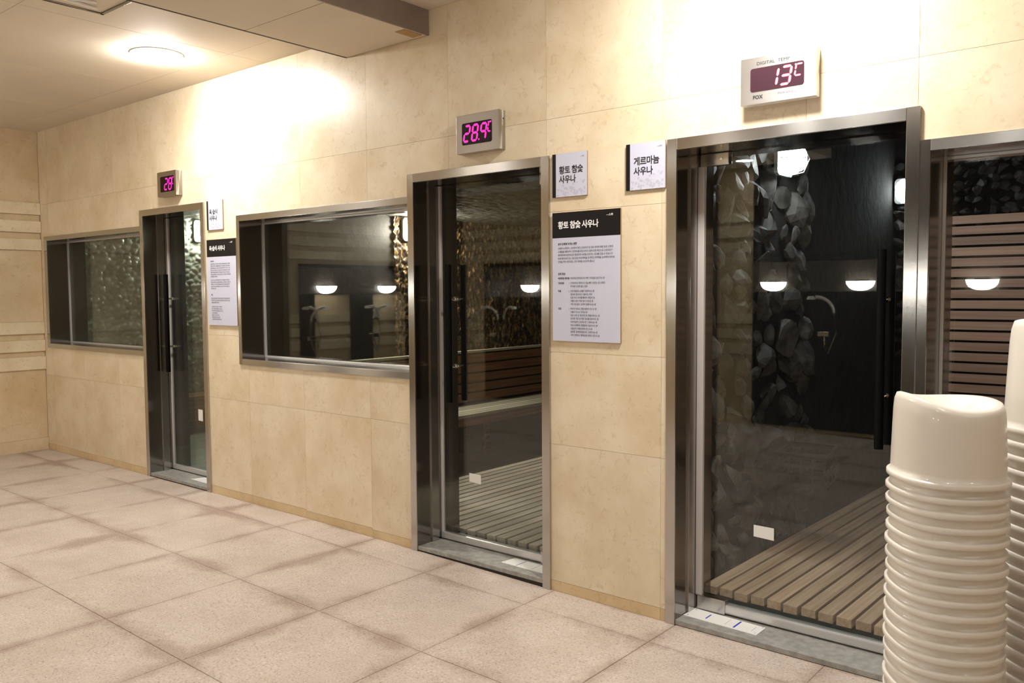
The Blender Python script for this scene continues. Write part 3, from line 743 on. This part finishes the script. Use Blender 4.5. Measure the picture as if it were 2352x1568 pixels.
info_sign('tall information board headed 황토 참숯 사우나 right of the middle door', W2[0], W2[1], 1.212, 1.827, '황토 참숯 사우나', [
    (0.034, 0.034, 0.0125, '숯이 인체에 미치는 영향', True),
    (0.034, 0.054, 0.0115, '인체의 노화방지, 신진대사 촉진, 만성피로 및 각종 성인병 예방 효과. 인체의\n노폐물을 배출시켜 신진대사를 촉진시킨다. 혈액 순환 촉진으로 신진대사가\n왕성해지며 원적외선이 발생하여 숙면을 유도하는 효과를 얻을 수 있습니다.\n숯에 함유되어 있는 음이온은 피로회복을 도와주고 면역력을 높여주며 피부에\n탄력을 주어 생기있는 고운 피부를 유지시켜 줍니다.', False),
    (0.034, 0.176, 0.0125, '숯의 효능', True),
    (0.034, 0.197, 0.0112, '아토피성 피부염', True), (0.098, 0.197, 0.0112, '|  아토피성 피부염으로 부쩍 가려움을 일으키는 분', False),
    (0.034, 0.220, 0.0112, '다이어트', True), (0.098, 0.220, 0.0112, '|  다이어트의 목적으로 군살 빼기 원하는 분 나머지\n   부작용이 전혀 없는 효과', False),
    (0.034, 0.258, 0.0112, '미용', True), (0.098, 0.258, 0.0112, '|  기미 때문에 노화를 걱정하시는 분\n   잡티와 흰머리로 거칠어진 피부\n   모공 속의 피지를 빼내어 깨끗한 분\n   각질이 많아 피부 톤이 어두운 분\n   기타 여드름이 심하여 얼룩지시는 분', False),
    (0.034, 0.342, 0.0112, '건강', True), (0.098, 0.342, 0.0112, '|  허리가 아프고 관절 통증이 있으신 분\n   온몸이 쑤시고 아프신 분\n   피로 누적 및 정신적으로 힘들어하시는 분\n   성인병 치료 및 예방 효과를 원하시는 분\n   만성피로와 스트레스로 고생하시는 분\n   만성 신경통과 관절염에 시달리시는 분\n   고혈압인 저혈압증에 있으신 분\n   심장병, 동맥경화증으로 고생하시는 분\n   수족 냉증이나 혈액순환 장애가 있으신 분', False)])
info_sign('tall information board headed 옥 습식 사우나 right of the leftmost door', -5.559, -5.191, 1.226, 1.831, '옥·습식 사우나', [
    (0.045, 0.036, 0.0125, '옥의 효과', True),
    (0.045, 0.054, 0.0106, '옥에서 발생하는 원적외선은 인체의 신진대사를 촉진시키고 혈액\n순환을 도와주어 노폐물을 배출시킨다. 만성피로 및 각종 성인병\n예방 효과를 얻을 수 있습니다. 피부에 탄력을 주어 생기있는 고운\n피부를 유지시켜 줍니다. 숙면을 유도하는 효과를 얻을 수 있으며\n인체의 면역력을 높여주고 피로회복을 도와주는 효과가 있습니다.\n각종 성인병 예방 효과. 혈액 순환 촉진으로 신진대사가 왕성해지며\n피로회복을 도와줍니다.', False),
    (0.045, 0.168, 0.0106, '습식 사우나는 피부에 탄력을 주어 고운 피부를 유지시켜 주며\n혈액 순환 촉진으로 노폐물을 배출시킨다. 만성피로와 스트레스로\n고생하시는 분 누적된 피로회복을 도와주고 면역력을 높여주며\n숙면을 유도하는 효과를 얻을 수 있습니다. 인체의 노화방지 및\n성인병 예방 효과.', False),
    (0.045, 0.272, 0.0125, '효능', True),
    (0.045, 0.297, 0.0106, '원적외선이 발생하여 신진대사를 촉진시키고 혈액 순환을 도와\n주며 다음 각종 성인병 예방 효과를 원하시는 분께 효과가 있음\n노폐물을 배출시켜 줍니다.\n \n  만성피로와 스트레스가 누적된 분\n  만성 신경통과 관절염이 있으신 분\n  허리가 아프고 관절 통증이 있으신 분\n  피부가 거칠어진 분\n  온몸이 쑤시고 아프신 분\n  혈액순환 장애가 있으신 분\n  성인병 예방 효과를 원하시는 분', False)])

# ------------------------------------------------------------------ white plates on the sills, stickers on the glass
def sill_plate(label, pts, z, marks):
    c = Vector((sum(p[0] for p in pts) / 4, sum(p[1] for p in pts) / 4, z))
    o = empty('floor_plate', c); tag(o, label, 'plate')
    bm = bmesh.new()
    lo = [bm.verts.new((p[0] - c.x, p[1] - c.y, 0.0002)) for p in pts]; hi = [bm.verts.new((p[0] - c.x, p[1] - c.y, 0.003)) for p in pts]
    bm.faces.new(hi); bm.faces.new(lo[::-1])
    for k in range(4): bm.faces.new((lo[k], lo[(k + 1) % 4], hi[(k + 1) % 4], hi[k]))
    fin('plate', bm, M['paper'], o)
    for (u, w, l, mt) in marks:
        bm = bmesh.new()
        A, B, D = Vector(pts[0]), Vector(pts[1]), Vector(pts[3])
        p = A + (B - A) * u + (D - A) * (1 - l) * 0.5
        bm_box(bm, (p.x - c.x - w / 2, p.y - c.y, 0.003), (p.x - c.x + w / 2, p.y - c.y + (D - A).length * l, 0.0036)); fin('blue_mark' if mt == 'blue' else 'plate_seam', bm, M[mt] if mt != 'seam' else M['pattern'], o)
    for (u, v_) in ((.04, .15), (.04, .85), (.96, .15), (.96, .85)):
        p = Vector(pts[0]) + (Vector(pts[1]) - Vector(pts[0])) * u + (Vector(pts[3]) - Vector(pts[0])) * v_
        bm = bmesh.new(); bm_cyl(bm, (p.x - c.x, p.y - c.y, 0.0034), 0.004, 0.0012, seg=12); fin('screw', bm, M['alu'], o)
    return o
sill_plate('white plate with blue marks on the sill of the nearest door', [(-1.797, 0.062), (-1.447, 0.050), (-1.447, 0.150), (-1.792, 0.168)], -0.010, [(.28, .006, .5, 'blue'), (.55, .002, .6, 'seam'), (.68, .008, .75, 'blue'), (.90, .002, .5, 'seam')])
sill_plate('white plate with a blue line on the sill of the middle door', [(-2.875, 0.062), (-2.545, 0.055), (-2.545, 0.155), (-2.860, 0.160)], 0.014, [(.30, .004, .9, 'blue'), (.6, .002, .8, 'seam')])
sill_plate('small white plate on the sill of the leftmost door', [(-6.0, 0.065), (-5.645, 0.060), (-5.645, 0.155), (-5.97, 0.160)], 0.030, [(.3, .004, .8, 'seam')])
def sticker(label, x0, x1, z0, z1, sh):
    c = Vector(((x0 + x1) / 2, GY - 0.0056, (z0 + z1) / 2)); bm = bmesh.new()
    ps = [(x0, z0 + sh), (x1, z0), (x1, z1 - sh * .2), (x0, z1)]
    v = [bm.verts.new((x - c.x, yy, z - c.z)) for yy in (-0.0004, 0.0004) for x, z in ps]
    for f in ((0, 1, 2, 3), (7, 6, 5, 4), (0, 4, 5, 1), (1, 5, 6, 2), (2, 6, 7, 3), (3, 7, 4, 0)): bm.faces.new([v[k] for k in f])
    tag(fin('paper_sticker', bm, M['paper'], None, loc=c), label, 'sticker')
sticker('blank white paper sticker low on the nearest glass door', -1.522, -1.430, 0.370, 0.425, 0.004)
sticker('blank white paper sticker low on the middle glass door', -3.211, -3.123, 0.376, 0.430, 0.006)
sticker('narrow white paper sticker on the leftmost glass door', -6.072, -6.008, 0.462, 0.552, 0.002)

# ------------------------------------------------------------------ sauna rooms behind the glass
def room(name, label, x0, x1, y1, zc, mats, floorz):
    w = empty(name); tag(w, label, 'wall', kind='structure')
    box('ceiling_face', (x0, YI, zc), (x1, y1, zc + .05), mats['ceil'], w)
    box('back_face', (x0, y1, -0.1), (x1, y1 + .05, zc), mats['back'], w)
    box('left_face', (x0 - .05, YI, -0.1), (x0, y1 + .05, zc + .05), mats['left'], w)
    box('right_face', (x1, YI, -0.1), (x1 + .05, y1 + .05, zc + .05), mats['right'], w)
    box('floor_face', (x0, YI, floorz - .05), (x1, y1, floorz), mats['floor'], w)
    return w

def rough_face(name, parent, mat, axis, pos, a0, a1, b0, b1, cell, amp, res, seed=0, sgn=1, stretch=(1, 1)):
    """a face built up from lumpy stones: cellular relief on a grid; axis X: plane x=pos over (y,z); Z: plane z=pos over (x,y)"""
    na, nb = int((a1 - a0) / res), int((b1 - b0) / res)
    rs = np.random.RandomState(seed)
    A, B = np.meshgrid(np.linspace(a0, a1, na + 1), np.linspace(b0, b1, nb + 1), indexing='ij')
    ca, cb = cell * stretch[0], cell * stretch[1]
    ia, ib = np.floor(A / ca).astype(int), np.floor(B / cb).astype(int)
    oa, ob = ia.min() - 2, ib.min() - 2
    ja = rs.rand(ia.max() - oa + 4, ib.max() - ob + 4); jb = rs.rand(*ja.shape); jh = rs.rand(*ja.shape)
    best = np.full(A.shape, 9.0); sec = best.copy(); hh = np.zeros(A.shape)
    for da in (-1, 0, 1):
        for db in (-1, 0, 1):
            p, q = ia + da, ib + db
            fa = (p + ja[p - oa, q - ob]) * ca; fb = (q + jb[p - oa, q - ob]) * cb
            d = np.hypot((A - fa) / ca, (B - fb) / cb); closer = d < best
            sec = np.where(closer, best, np.minimum(sec, d)); hh = np.where(closer, jh[p - oa, q - ob], hh); best = np.minimum(best, d)
    e = np.clip((sec - best) / 0.35, 0, 1)
    Hh = amp * (np.sqrt(e) * (0.5 + 0.6 * hh) * (1 - 0.35 * best)) + rs.rand(*A.shape) * amp * 0.05
    P = np.empty((A.size, 3))
    if axis == 'X': P[:, 0] = pos + sgn * Hh.ravel(); P[:, 1] = A.ravel(); P[:, 2] = B.ravel()
    elif axis == 'Y': P[:, 1] = pos + sgn * Hh.ravel(); P[:, 0] = A.ravel(); P[:, 2] = B.ravel()
    else: P[:, 2] = pos + sgn * Hh.ravel(); P[:, 0] = A.ravel(); P[:, 1] = B.ravel()
    idx = np.arange(A.size).reshape(A.shape)
    Q = np.stack([idx[:-1, :-1], idx[1:, :-1], idx[1:, 1:], idx[:-1, 1:]], -1).reshape(-1, 4)
    me = bpy.data.meshes.new(name); me.from_pydata(P.tolist(), [], Q.tolist()); me.update()
    for p in me.polygons: p.use_smooth = True
    o = mkobj(name, me, mat, parent); o['kind'] = 'stuff'
    return o

# jade room (leftmost)
R1X0, R1X1 = -8.40, -5.50
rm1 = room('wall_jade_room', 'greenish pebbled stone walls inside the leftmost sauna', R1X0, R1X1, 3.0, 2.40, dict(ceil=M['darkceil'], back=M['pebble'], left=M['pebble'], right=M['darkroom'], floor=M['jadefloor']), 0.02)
rough_face('pebble_relief', rm1, M['pebble'], 'X', R1X0 + .002, YI + .01, 2.99, 0.42, 2.39, 0.070, 0.030, 0.0125, 3, 1, (1, .8))
b1 = empty('sauna_bench', (-8.2, 1.6, 0.02)); tag(b1, 'low dark brown bench along the wall of the leftmost sauna', 'bench')
for k in range(4): box('seat_board', (-0.19 + 0.095 * k, -1.24, 0.34), (-0.10 + 0.095 * k, 1.38, 0.375), M['board'], b1, 0.003)
box('front_board', (0.165, -1.24, 0.06), (0.185, 1.38, 0.335), M['board'], b1, 0.003)
for x_, y_ in ((-.17, -1.22), (-.17, 1.30), (.10, -1.22), (.10, 1.30)): box('leg', (x_, y_, 0.0005), (x_ + .05, y_ + .05, 0.34), M['board'], b1)

# clay room (middle)
R2X0, R2X1 = -5.26, -2.36
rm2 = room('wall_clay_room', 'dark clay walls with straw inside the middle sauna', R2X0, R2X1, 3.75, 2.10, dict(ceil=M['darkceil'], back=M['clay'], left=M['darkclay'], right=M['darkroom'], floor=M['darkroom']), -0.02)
rough_face('clay_relief', rm2, M['clay'], 'X', R2X0 + .002, 1.50, 3.74, 0.90, 2.09, 0.045, 0.030, 0.0115, 5, 1, (.55, 1.3))
rough_face('rough_ceiling', rm2, M['darkceil'], 'Z', 2.098, R2X0 + .01, -3.2, YI + .01, 3.74, 0.06, 0.020, 0.02, 6, -1, (1.3, .8))
deck2 = empty('wooden_deck', (-4.42, YI + 0.03, -0.02)); tag(deck2, 'greyish slatted wooden floor deck inside the middle sauna', 'deck')
for k in range(25): box('slat', (0.0785 * k, 0, 0.022), (0.0785 * k + 0.062, 3.30, 0.052), M['decking_grey'], deck2, 0.003, center=True)
for k in range(5): box('joist', (0.0, 0.1 + 0.75 * k, 0.0005), (2.02, 0.15 + 0.75 * k, 0.0215), M['darkroom'], deck2)
b2 = empty('sauna_bench', (-5.24, YI + 0.03, -0.02)); tag(b2, 'long wooden bench with slatted backrest inside the middle sauna', 'bench')
for k in range(6): box('seat_board', (0.05 + 0.076 * k, 0.0, 0.425), (0.05 + 0.076 * k + 0.068, 3.30, 0.452), M['seatwood'], b2, 0.003, center=True)
box('front_board', (0.485, 0.0, 0.36), (0.505, 3.30, 0.424), M['board'], b2, 0.003)
for k in range(5): box('back_board', (0.045, 0.0, 0.478 + 0.088 * k), (0.065, 3.30, 0.478 + 0.088 * k + 0.074), M['board'], b2, 0.003, center=True)
box('top_rail', (0.03, 0.0, 0.922), (0.10, 3.30, 0.942), M['seatwood'], b2, 0.003)
for k in range(4):
    box('support', (0.10, 0.10 + 1.0 * k, 0.0005), (0.15, 0.15 + 1.0 * k, 0.424), M['board'], b2)

# stone room (nearest)
R3X0, R3X1 = -1.95, 2.3
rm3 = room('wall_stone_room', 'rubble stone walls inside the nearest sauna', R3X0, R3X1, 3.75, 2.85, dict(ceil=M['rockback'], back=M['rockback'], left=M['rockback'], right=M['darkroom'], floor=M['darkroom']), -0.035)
rms = []
for s_ in range(10):
    rr = random.Random(100 + s_); bm = bmesh.new(); bmesh.ops.create_icosphere(bm, subdivisions=2, radius=1.0)
    pl_ = [(Vector((rr.gauss(0, 1), rr.gauss(0, 1), rr.gauss(0, 1))).normalized(), rr.uniform(0.30, 0.75)) for _ in range(10)]
    for v_ in bm.verts:
        for nrm, dd in pl_:
            t = v_.co.dot(nrm)
            if t > dd: v_.co -= nrm * (t - dd)
        v_.co *= 1 + 0.10 * noise.noise(v_.co * 3 + Vector((s_ * 7, 0, 0)))
    me = bpy.data.meshes.new('rock'); bm.to_mesh(me); bm.free(); me.materials.append(M['rock']); rms.append(me)
def rock(loc, sc, k, parent, rr):
    o = bpy.data.objects.new('rock', rms[k % 10]); C.objects.link(o); o.parent = parent
    o.location = loc; o.scale = sc; o.rotation_euler = (rr.uniform(-3, 3), rr.uniform(-.35, .35), rr.uniform(-.35, .35))
rr = random.Random(11); n = 0; placed = []
for tries in range(6000):
    if n >= 158: break
    sz = rr.choice((.055, .07, .09, .11, .13)) * rr.uniform(.9, 1.1)
    y, z = rr.uniform(YI + .08, 1.85), rr.uniform(0.0, 2.45)
    if any((y - p[0]) ** 2 + (z - p[1]) ** 2 < ((sz + p[2]) * .60) ** 2 for p in placed): continue
    placed.append((y, z, sz))
    rock((R3X0 + 0.012 + rr.uniform(-.01, .02), y, z), (sz * rr.uniform(.5, .8), sz * 1.1, sz * rr.uniform(.9, 1.35)), n, rm3, rr); n += 1
spots = [(-1.9 + ix * .078, 1.95 + iz * .075) for ix in range(13) for iz in range(7)] + [(-1.9 + ix * .09, 0.95 + iz * .095) for ix in range(4) for iz in range(10)]
for x, z in spots:
    sz = rr.uniform(.042, .062)
    rock((x + rr.uniform(-.02, .02), 3.735, z + rr.uniform(-.02, .02)), (sz * 1.1, sz * .6, sz * rr.uniform(.8, 1.1)), n, rm3, rr); n += 1
deck3 = empty('wooden_deck', (-1.835, 0.262, -0.035), -0.020); tag(deck3, 'brown slatted wooden floor deck inside the nearest sauna', 'deck')
for k in range(27): box('slat', (0.0785 * k, 0.075 + 0.006 * math.sin(k * 2.3), 0.047), (0.0785 * k + 0.064, 3.36, 0.085), M['decking'], deck3, 0.003, center=True)
for k in range(5): box('joist', (0.0, 0.12 + 0.75 * k, 0.0005), (2.10, 0.17 + 0.75 * k, 0.0465), M['darkroom'], deck3)
scr = empty('slatted_screen', (-1.36, 2.55, -0.03)); tag(scr, 'tall wooden screen of horizontal boards behind the window at the right edge', 'screen')
for k in range(26): box('board', (0.0, 0.0, 0.245 + 0.0655 * k), (3.2, 0.02, 0.245 + 0.0655 * k + 0.051), M['board_x'], scr, 0.002, center=True)
for k in range(4): box('post', (0.06 + 1.0 * k, 0.0205, 0.0), (0.10 + 1.0 * k, 0.06, 1.93), M['darkroom'], scr)
# crate on the rubble
cr = empty('plastic_crate', (-1.80, 1.10, 0.395), 0.15); tag(cr, 'black plastic crate hanging on the rubble wall inside the nearest sauna', 'crate')
bm = bmesh.new(); W_, D_, H_ = 0.26, 0.36, 0.17
for k in range(4): bm_box(bm, (0, 0, 0.004 + k * 0.05), (0.012, D_, 0.024 + k * 0.05)); bm_box(bm, (W_ - .012, 0, 0.004 + k * 0.05), (W_, D_, 0.024 + k * 0.05)); bm_box(bm, (0, 0, 0.004 + k * .05), (W_, 0.012, 0.024 + k * .05)); bm_box(bm, (0, D_ - .012, 0.004 + k * .05), (W_, D_, 0.024 + k * .05))
for k in range(5): bm_box(bm, (k * (W_ - .014) / 4, 0.001, 0), (k * (W_ - .014) / 4 + .014, .011, H_)); bm_box(bm, (k * (W_ - .014) / 4, D_ - .011, 0), (k * (W_ - .014) / 4 + .014, D_ - .001, H_)); bm_box(bm, (W_ - .011, k * (D_ - .014) / 4, 0), (W_ - .001, k * (D_ - .014) / 4 + .014, H_))
bm_box(bm, (0, 0, 0), (W_, D_, 0.006)); fin('basket', bm, M['crate'], cr)
bm = bmesh.new()
for a, b in (((-.008, -.008, H_), (W_ + .008, .014, H_ + .014)), ((-.008, D_ - .014, H_), (W_ + .008, D_ + .008, H_ + .014)), ((-.008, .014, H_), (.014, D_ - .014, H_ + .014)), ((W_ - .014, .014, H_), (W_ + .008, D_ - .014, H_ + .014))): bm_box(bm, a, b, .002)
fin('rim', bm, M['crate'], cr)

# bulkhead lamps
def bulkhead(loc, rz, label, mat, L=0.17, Hh=0.19, dep=0.10):
    """oval caged wall lamp; local -Y points out of the wall"""
    o = empty('bulkhead_lamp', loc, rz); tag(o, label, 'lamp')
    bm = bmesh.new(); rounded_plate(bm, -L / 2 - .012, L / 2 + .012, -Hh / 2 - .012, Hh / 2 + .012, -0.022, -0.0005, 0.03); fin('base', bm, M['cage'], o)
    bm = bmesh.new(); seg = 28; rings = []
    for t in [0, .25, .5, .7, .85, .95, 1.0]:
        k = math.cos(t * PI / 2) ** 0.55 if t < 1 else 0.12; yy = -0.022 - (dep - 0.022) * math.sin(t * PI / 2)
        ring = []
        for a in range(seg):
            th = 2 * PI * a / seg; c, s = math.cos(th), math.sin(th)
            ring.append(bm.verts.new((L / 2 * k * math.copysign(abs(c) ** .6, c), yy, Hh / 2 * k * math.copysign(abs(s) ** .6, s))))
        rings.append(ring)
    for a in range(len(rings) - 1):
        for q in range(seg): bm.faces.new((rings[a][q], rings[a][(q + 1) % seg], rings[a + 1][(q + 1) % seg], rings[a + 1][q]))
    bm.faces.new(rings[-1]); fin('glass_cover', bm, mat, o, True)
    bm = bmesh.new()
    for xx in (-.3, 0, .3):
        bm_tube(bm, [(xx * L, -0.02, Hh / 2 + .004), (xx * L, -dep * .8, Hh / 2 * .9), (xx * L, -dep - .006, 0), (xx * L, -dep * .8, -Hh / 2 * .9), (xx * L, -0.02, -Hh / 2 - .004)], 0.0028, 6)
    bm_tube(bm, [(L / 2 + .004, -0.02, 0), (L / 2 * .92, -dep * .8, 0), (0, -dep - .006, 0), (-L / 2 * .92, -dep * .8, 0), (-L / 2 - .004, -0.02, 0)], 0.0028, 6)
    fin('cage', bm, M['cage'], o, True)
    return o
bulkhead((R1X0 + 0.030, 1.60, 2.115), PI / 2, 'caged lamp on the pebbled wall inside the leftmost sauna', M['bulk_jade'], 0.17, 0.21, 0.12)
bulkhead((R2X0 + 0.030, 1.68, 1.975), PI / 2, 'caged oval lamp inside the middle sauna, at the right edge of the long window', M['bulk_warm'], 0.19, 0.17, 0.10)
bulkhead((R3X0 + 0.075, 1.315, 2.170), PI / 2, 'bright caged lamp seen through the top of the nearest door', M['bulk_dim'], 0.19, 0.155, 0.13)
bulkhead((-1.84, 3.70, 2.205), 0.0, 'second caged lamp at the back of the nearest sauna, by its right door jamb', M['bulk_far'], 0.16, 0.17, 0.09)

bulkhead((0.1, YI + 0.002, 2.22), PI, 'caged lamp over the window inside the nearest sauna, hidden from view', M['bulk_dim'], 0.17, 0.15, 0.09)

# ------------------------------------------------------------------ shower wall opposite, seen as reflections
def shower_panels(name, label, segs, base, rz):
    o = empty(name, base, rz); tag(o, label, 'wall panel')
    for (x0, x1, z0, z1, mt, nm) in segs:
        box(nm, (x0, -0.034, z0), (x1, -0.0215, z1), M[mt], o, 0.002)
    return o
# local x runs along the wall, local -y faces the room
shower_panels('shower_panelling', 'dark shower panelling reflected in the nearest door', [(4.45, 6.41, 0.02, 1.43, 'darkstone', 'dark_panel'), (4.45, 6.41, 1.435, 1.745, 'greystone', 'grey_panel'), (4.45, 6.41, 1.75, 1.79, 'darkstone', 'cap_panel'), (2.2, 6.41, 1.795, 2.93, 'darkstone', 'upper_dark_sheet'), (2.2, 4.44, 0.02, 1.43, 'darkstone', 'dark_panel'), (2.2, 4.44, 1.435, 1.745, 'greystone', 'grey_panel')], (XR, YB, 0), PI)  # the top piece is a plain dark sheet over the wall, up to the ceiling
shower_panels('shower_panelling', 'dark shower panelling reflected in the middle door', [(8.95, 10.25, 0.02, 1.37, 'darkstone', 'dark_panel'), (8.95, 10.25, 1.375, 1.78, 'greystone', 'grey_panel'), (8.95, 10.25, 1.785, 1.83, 'darkstone', 'cap_panel')], (XR, YB, 0), PI)
# along the left wall: local x = y - YB
yl = lambda y: y - YB
shower_panels('shower_panelling', 'dark shower panelling on the side wall, reflected in the long window',
    [(yl(-4.95), yl(-2.48), 1.44, 1.76, 'greystone', 'grey_panel'), (yl(-2.70), yl(-2.48), 0.02, 1.435, 'darkstone', 'dark_panel'), (yl(-3.62), yl(-3.25), 0.02, 1.435, 'darkstone', 'dark_panel'), (yl(-4.95), yl(-4.2), 0.02, 1.435, 'darkstone', 'dark_panel'), (yl(-4.95), yl(-2.48), 1.765, 1.80, 'darkstone', 'cap_panel')], (XL, YB, 0), PI / 2)

def sconce(loc, rz, label, group):
    o = empty('wall_sconce', loc, rz); tag(o, label, 'lamp', group)
    bm = bmesh.new(); seg = 20; R_ = 0.135; rows = 7; rings = []
    for i in range(rows):
        ph = (PI / 2) * i / (rows - 1); rr_ = R_ * math.cos(ph) ** .8; zz = -0.095 * math.sin(ph)
        rings.append([bm.verts.new((max(rr_, .002) * math.cos(PI * k / seg), -max(rr_, .002) * 0.95 * math.sin(PI * k / seg), zz)) for k in range(seg + 1)])
    for i in range(rows - 1):
        for k in range(seg): bm.faces.new((rings[i][k], rings[i][k + 1], rings[i + 1][k + 1], rings[i + 1][k]))
    bm.faces.new(rings[0])
    fin('glass_bowl', bm, M['sconce'], o, True)
    bm = bmesh.new(); bm_box(bm, (-0.06, -0.001, -0.06), (0.06, 0.010, 0.01), 0.002); fin('wall_plate', bm, M['chrome'], o)
for x, w in ((-6.832, 'reflected in the middle door'), (-3.575, 'reflected in the nearest door, left of two'), (-2.688, 'reflected in the nearest door, right of two'), (-1.621, 'reflected in the window at the right edge')):
    sconce((x, YB + 0.046, 1.535), PI, 'bowl shaped wall lamp ' + w, 'bowl lamps on the shower walls')
for y, w in ((-2.856, 'left of two'), (-3.833, 'right of two')):
    sconce((XL + 0.046, y, 1.535), PI / 2, 'bowl shaped wall lamp reflected in the long window, ' + w, 'bowl lamps on the shower walls')

def shower(loc, rz, s, label):
    o = empty('hand_shower', loc, rz); tag(o, label, 'shower', 'hand showers on the shower walls')
    bm = bmesh.new(); pts = [(s * (0.0 + 0.17 * math.sin(t) ** 1.1), -0.05 - 0.03 * t, 0.02 + 0.15 * (1 - math.cos(t)) if False else 0.14 * math.sin(t)) for t in [i * PI / 2 / 8 for i in range(9)]]
    pts = [(s * 0.17 * (1 - math.cos(t)), -0.05 - 0.03 * t, 0.16 * math.sin(t)) for t in [i * PI / 2 / 8 for i in range(9)]]
    bm_tube(bm, pts, [0.012 + 0.001 * i for i in range(9)], 10); fin('handle', bm, M['hose'], o, True)
    bm = bmesh.new(); bm_cyl(bm, (s * 0.215, -0.10, 0.150), 0.044, 0.035, 'Z', 20, 0.03); fin('spray_head', bm, M['hose'], o, True)
    bm = bmesh.new(); bm_cyl(bm, (0, -0.026, 0.0), 0.022, 0.052, 'Y', 16); fin('holder', bm, M['chrome'], o, True)
    bm = bmesh.new(); bm_tube(bm, [(0, -0.05, -0.01), (s * -.03, -0.06, -.2), (s * .05, -.07, -.42), (s * .09, -.05, -.33), (s * .10, -.03, -.2)], 0.007, 8); fin('hose', bm, M['chrome'], o, True)
    bm = bmesh.new(); bm_box(bm, (s * .06 - .02, -.06, -.24), (s * .06 + .10, -.0005, -.19), .006); fin('mixer_tap', bm, M['chrome'], o)
for x, s, z, w in ((-7.36, 1, 1.09, 'left one of a pair'), (-7.26, -1, 1.09, 'right one of a pair'), (-2.93, 1, 1.22, 'single one')):
    shower((x, YB + 0.036, z), PI, s, 'white hand shower on the shower wall opposite, ' + w)
for y, s, w in ((-2.60, 1, 'nearest the doors'), (-2.70, -1, 'second from the doors'), (-3.58, 1, 'third from the doors'), (-3.66, -1, 'fourth from the doors')):
    shower((XL + 0.036, y, 1.12), PI / 2, -s, 'white hand shower on the side wall, ' + w)
# fourth-side lowered ceiling with its lamp over the shower wall
s2 = box('trim_2', (XL, YB, 2.77), (-3.0, YB + 0.9, ZC - .001), M['ceil']); tag(s2, 'lowered ceiling strip over the shower wall behind the viewer', 'soffit', kind='structure')
downlight(-3.73, -4.55, 2.77, M['lamp_room'], 'ceiling lamp over the shower wall, reflected in the top of the nearest door', 0.095)

# ------------------------------------------------------------------ stacked bath stools
def stool_mesh(hs=1.0, taper=0.0):
    seg = 56; a, b = 0.1270, 0.148
    H_ = 0.205 * hs
    prof = [(1.066, 0.0), (1.072, 0.0010), (1.070, 0.0108), (1.055, 0.0132), (1.0, 0.0142), (0.995, 0.03), (0.985, 0.08 * hs), (0.974, 0.125 * hs), (0.963, 0.165 * hs), (0.945, 0.188 * hs),
            (0.905, H_ - 0.004), (0.85, H_), (0.78, H_ - 0.004), (0.68, H_ - 0.016), (0.52, H_ - 0.026), (0.3, H_ - 0.034), (0.10, H_ - 0.036)]
    def ringpt(k, z, th, top):
        c, s = math.cos(th), math.sin(th); n = 2.35
        r = (abs(c) ** n + abs(s) ** n) ** (-1 / n)
        k = k * (1 - taper * max(0, z - 0.02) / H_)
        x, y = a * k * r * c, b * k * r * s
        lift = (0.022 if x < 0 else 0.006) * (abs(x / (a * .9)) ** 2.0) - (0.014 if y < 0 else 0.002) * abs(y / (b * .9)) ** 2.0
        w = min(1.0, max(0.0, (z - 0.10 * hs) / (0.10 * hs))) ** 1.5
        return (x, y, z + lift * w)
    bm = bmesh.new()
    out = [[bm.verts.new(ringpt(k, z, 2 * PI * q / seg, 0)) for q in range(seg)] for k, z in prof]
    t = 0.0024
    inn = [[bm.verts.new(ringpt(k - t / a, z - (t if z > 0.15 * hs else 0), 2 * PI * q / seg, 0)) for q in range(seg)] for k, z in [(1.0, 0.0)] + prof[5:]]
    def bridge(A, B):
        for q in range(seg): bm.faces.new((A[q], A[(q + 1) % seg], B[(q + 1) % seg], B[q]))
    for i in range(len(out) - 1): bridge(out[i], out[i + 1])
    for i in range(len(inn) - 1): bridge(inn[i + 1], inn[i])
    bridge(inn[0], out[0]); bridge(out[-1], inn[-1])
    bmesh.ops.recalc_face_normals(bm, faces=bm.faces)
    me = bpy.data.meshes.new('bath_stool'); bm.to_mesh(me); bm.free()
    for p in me.polygons: p.use_smooth = True
    me.materials.append(M['plastic'])
    return me
sm1 = stool_mesh(1.0); sm2 = stool_mesh(1.38, 0.05)
rr = random.Random(5)
def stack(cx, cy, me, n, pitch, rz, where, grp, base):
    for k in range(n):
        o = bpy.data.objects.new('bath_stool', me); C.objects.link(o)
        o.location = (cx + rr.uniform(-.0015, .0015), cy + rr.uniform(-.0015, .0015), base + k * pitch)
        o.rotation_euler = (0, 0, rz + rr.uniform(-.03, .03))
        if k == n - 1: tag(o, 'topmost cream bath stool on the %s stack' % where, 'stool', grp)
        else: tag(o, 'cream plastic bath stool nested in the %s stack below its top one' % where, 'stool', grp)
zb = fz(-0.5) + 0.002
stack(-0.525, -0.893, sm1, 28, 0.0367, YAW - 0.05, 'shorter left', 'bath stools in the shorter left stack', zb)
stack(-0.292, -0.672, sm2, 31, 0.0368, YAW + 0.10, 'taller right edge', 'bath stools in the taller right stack', zb)
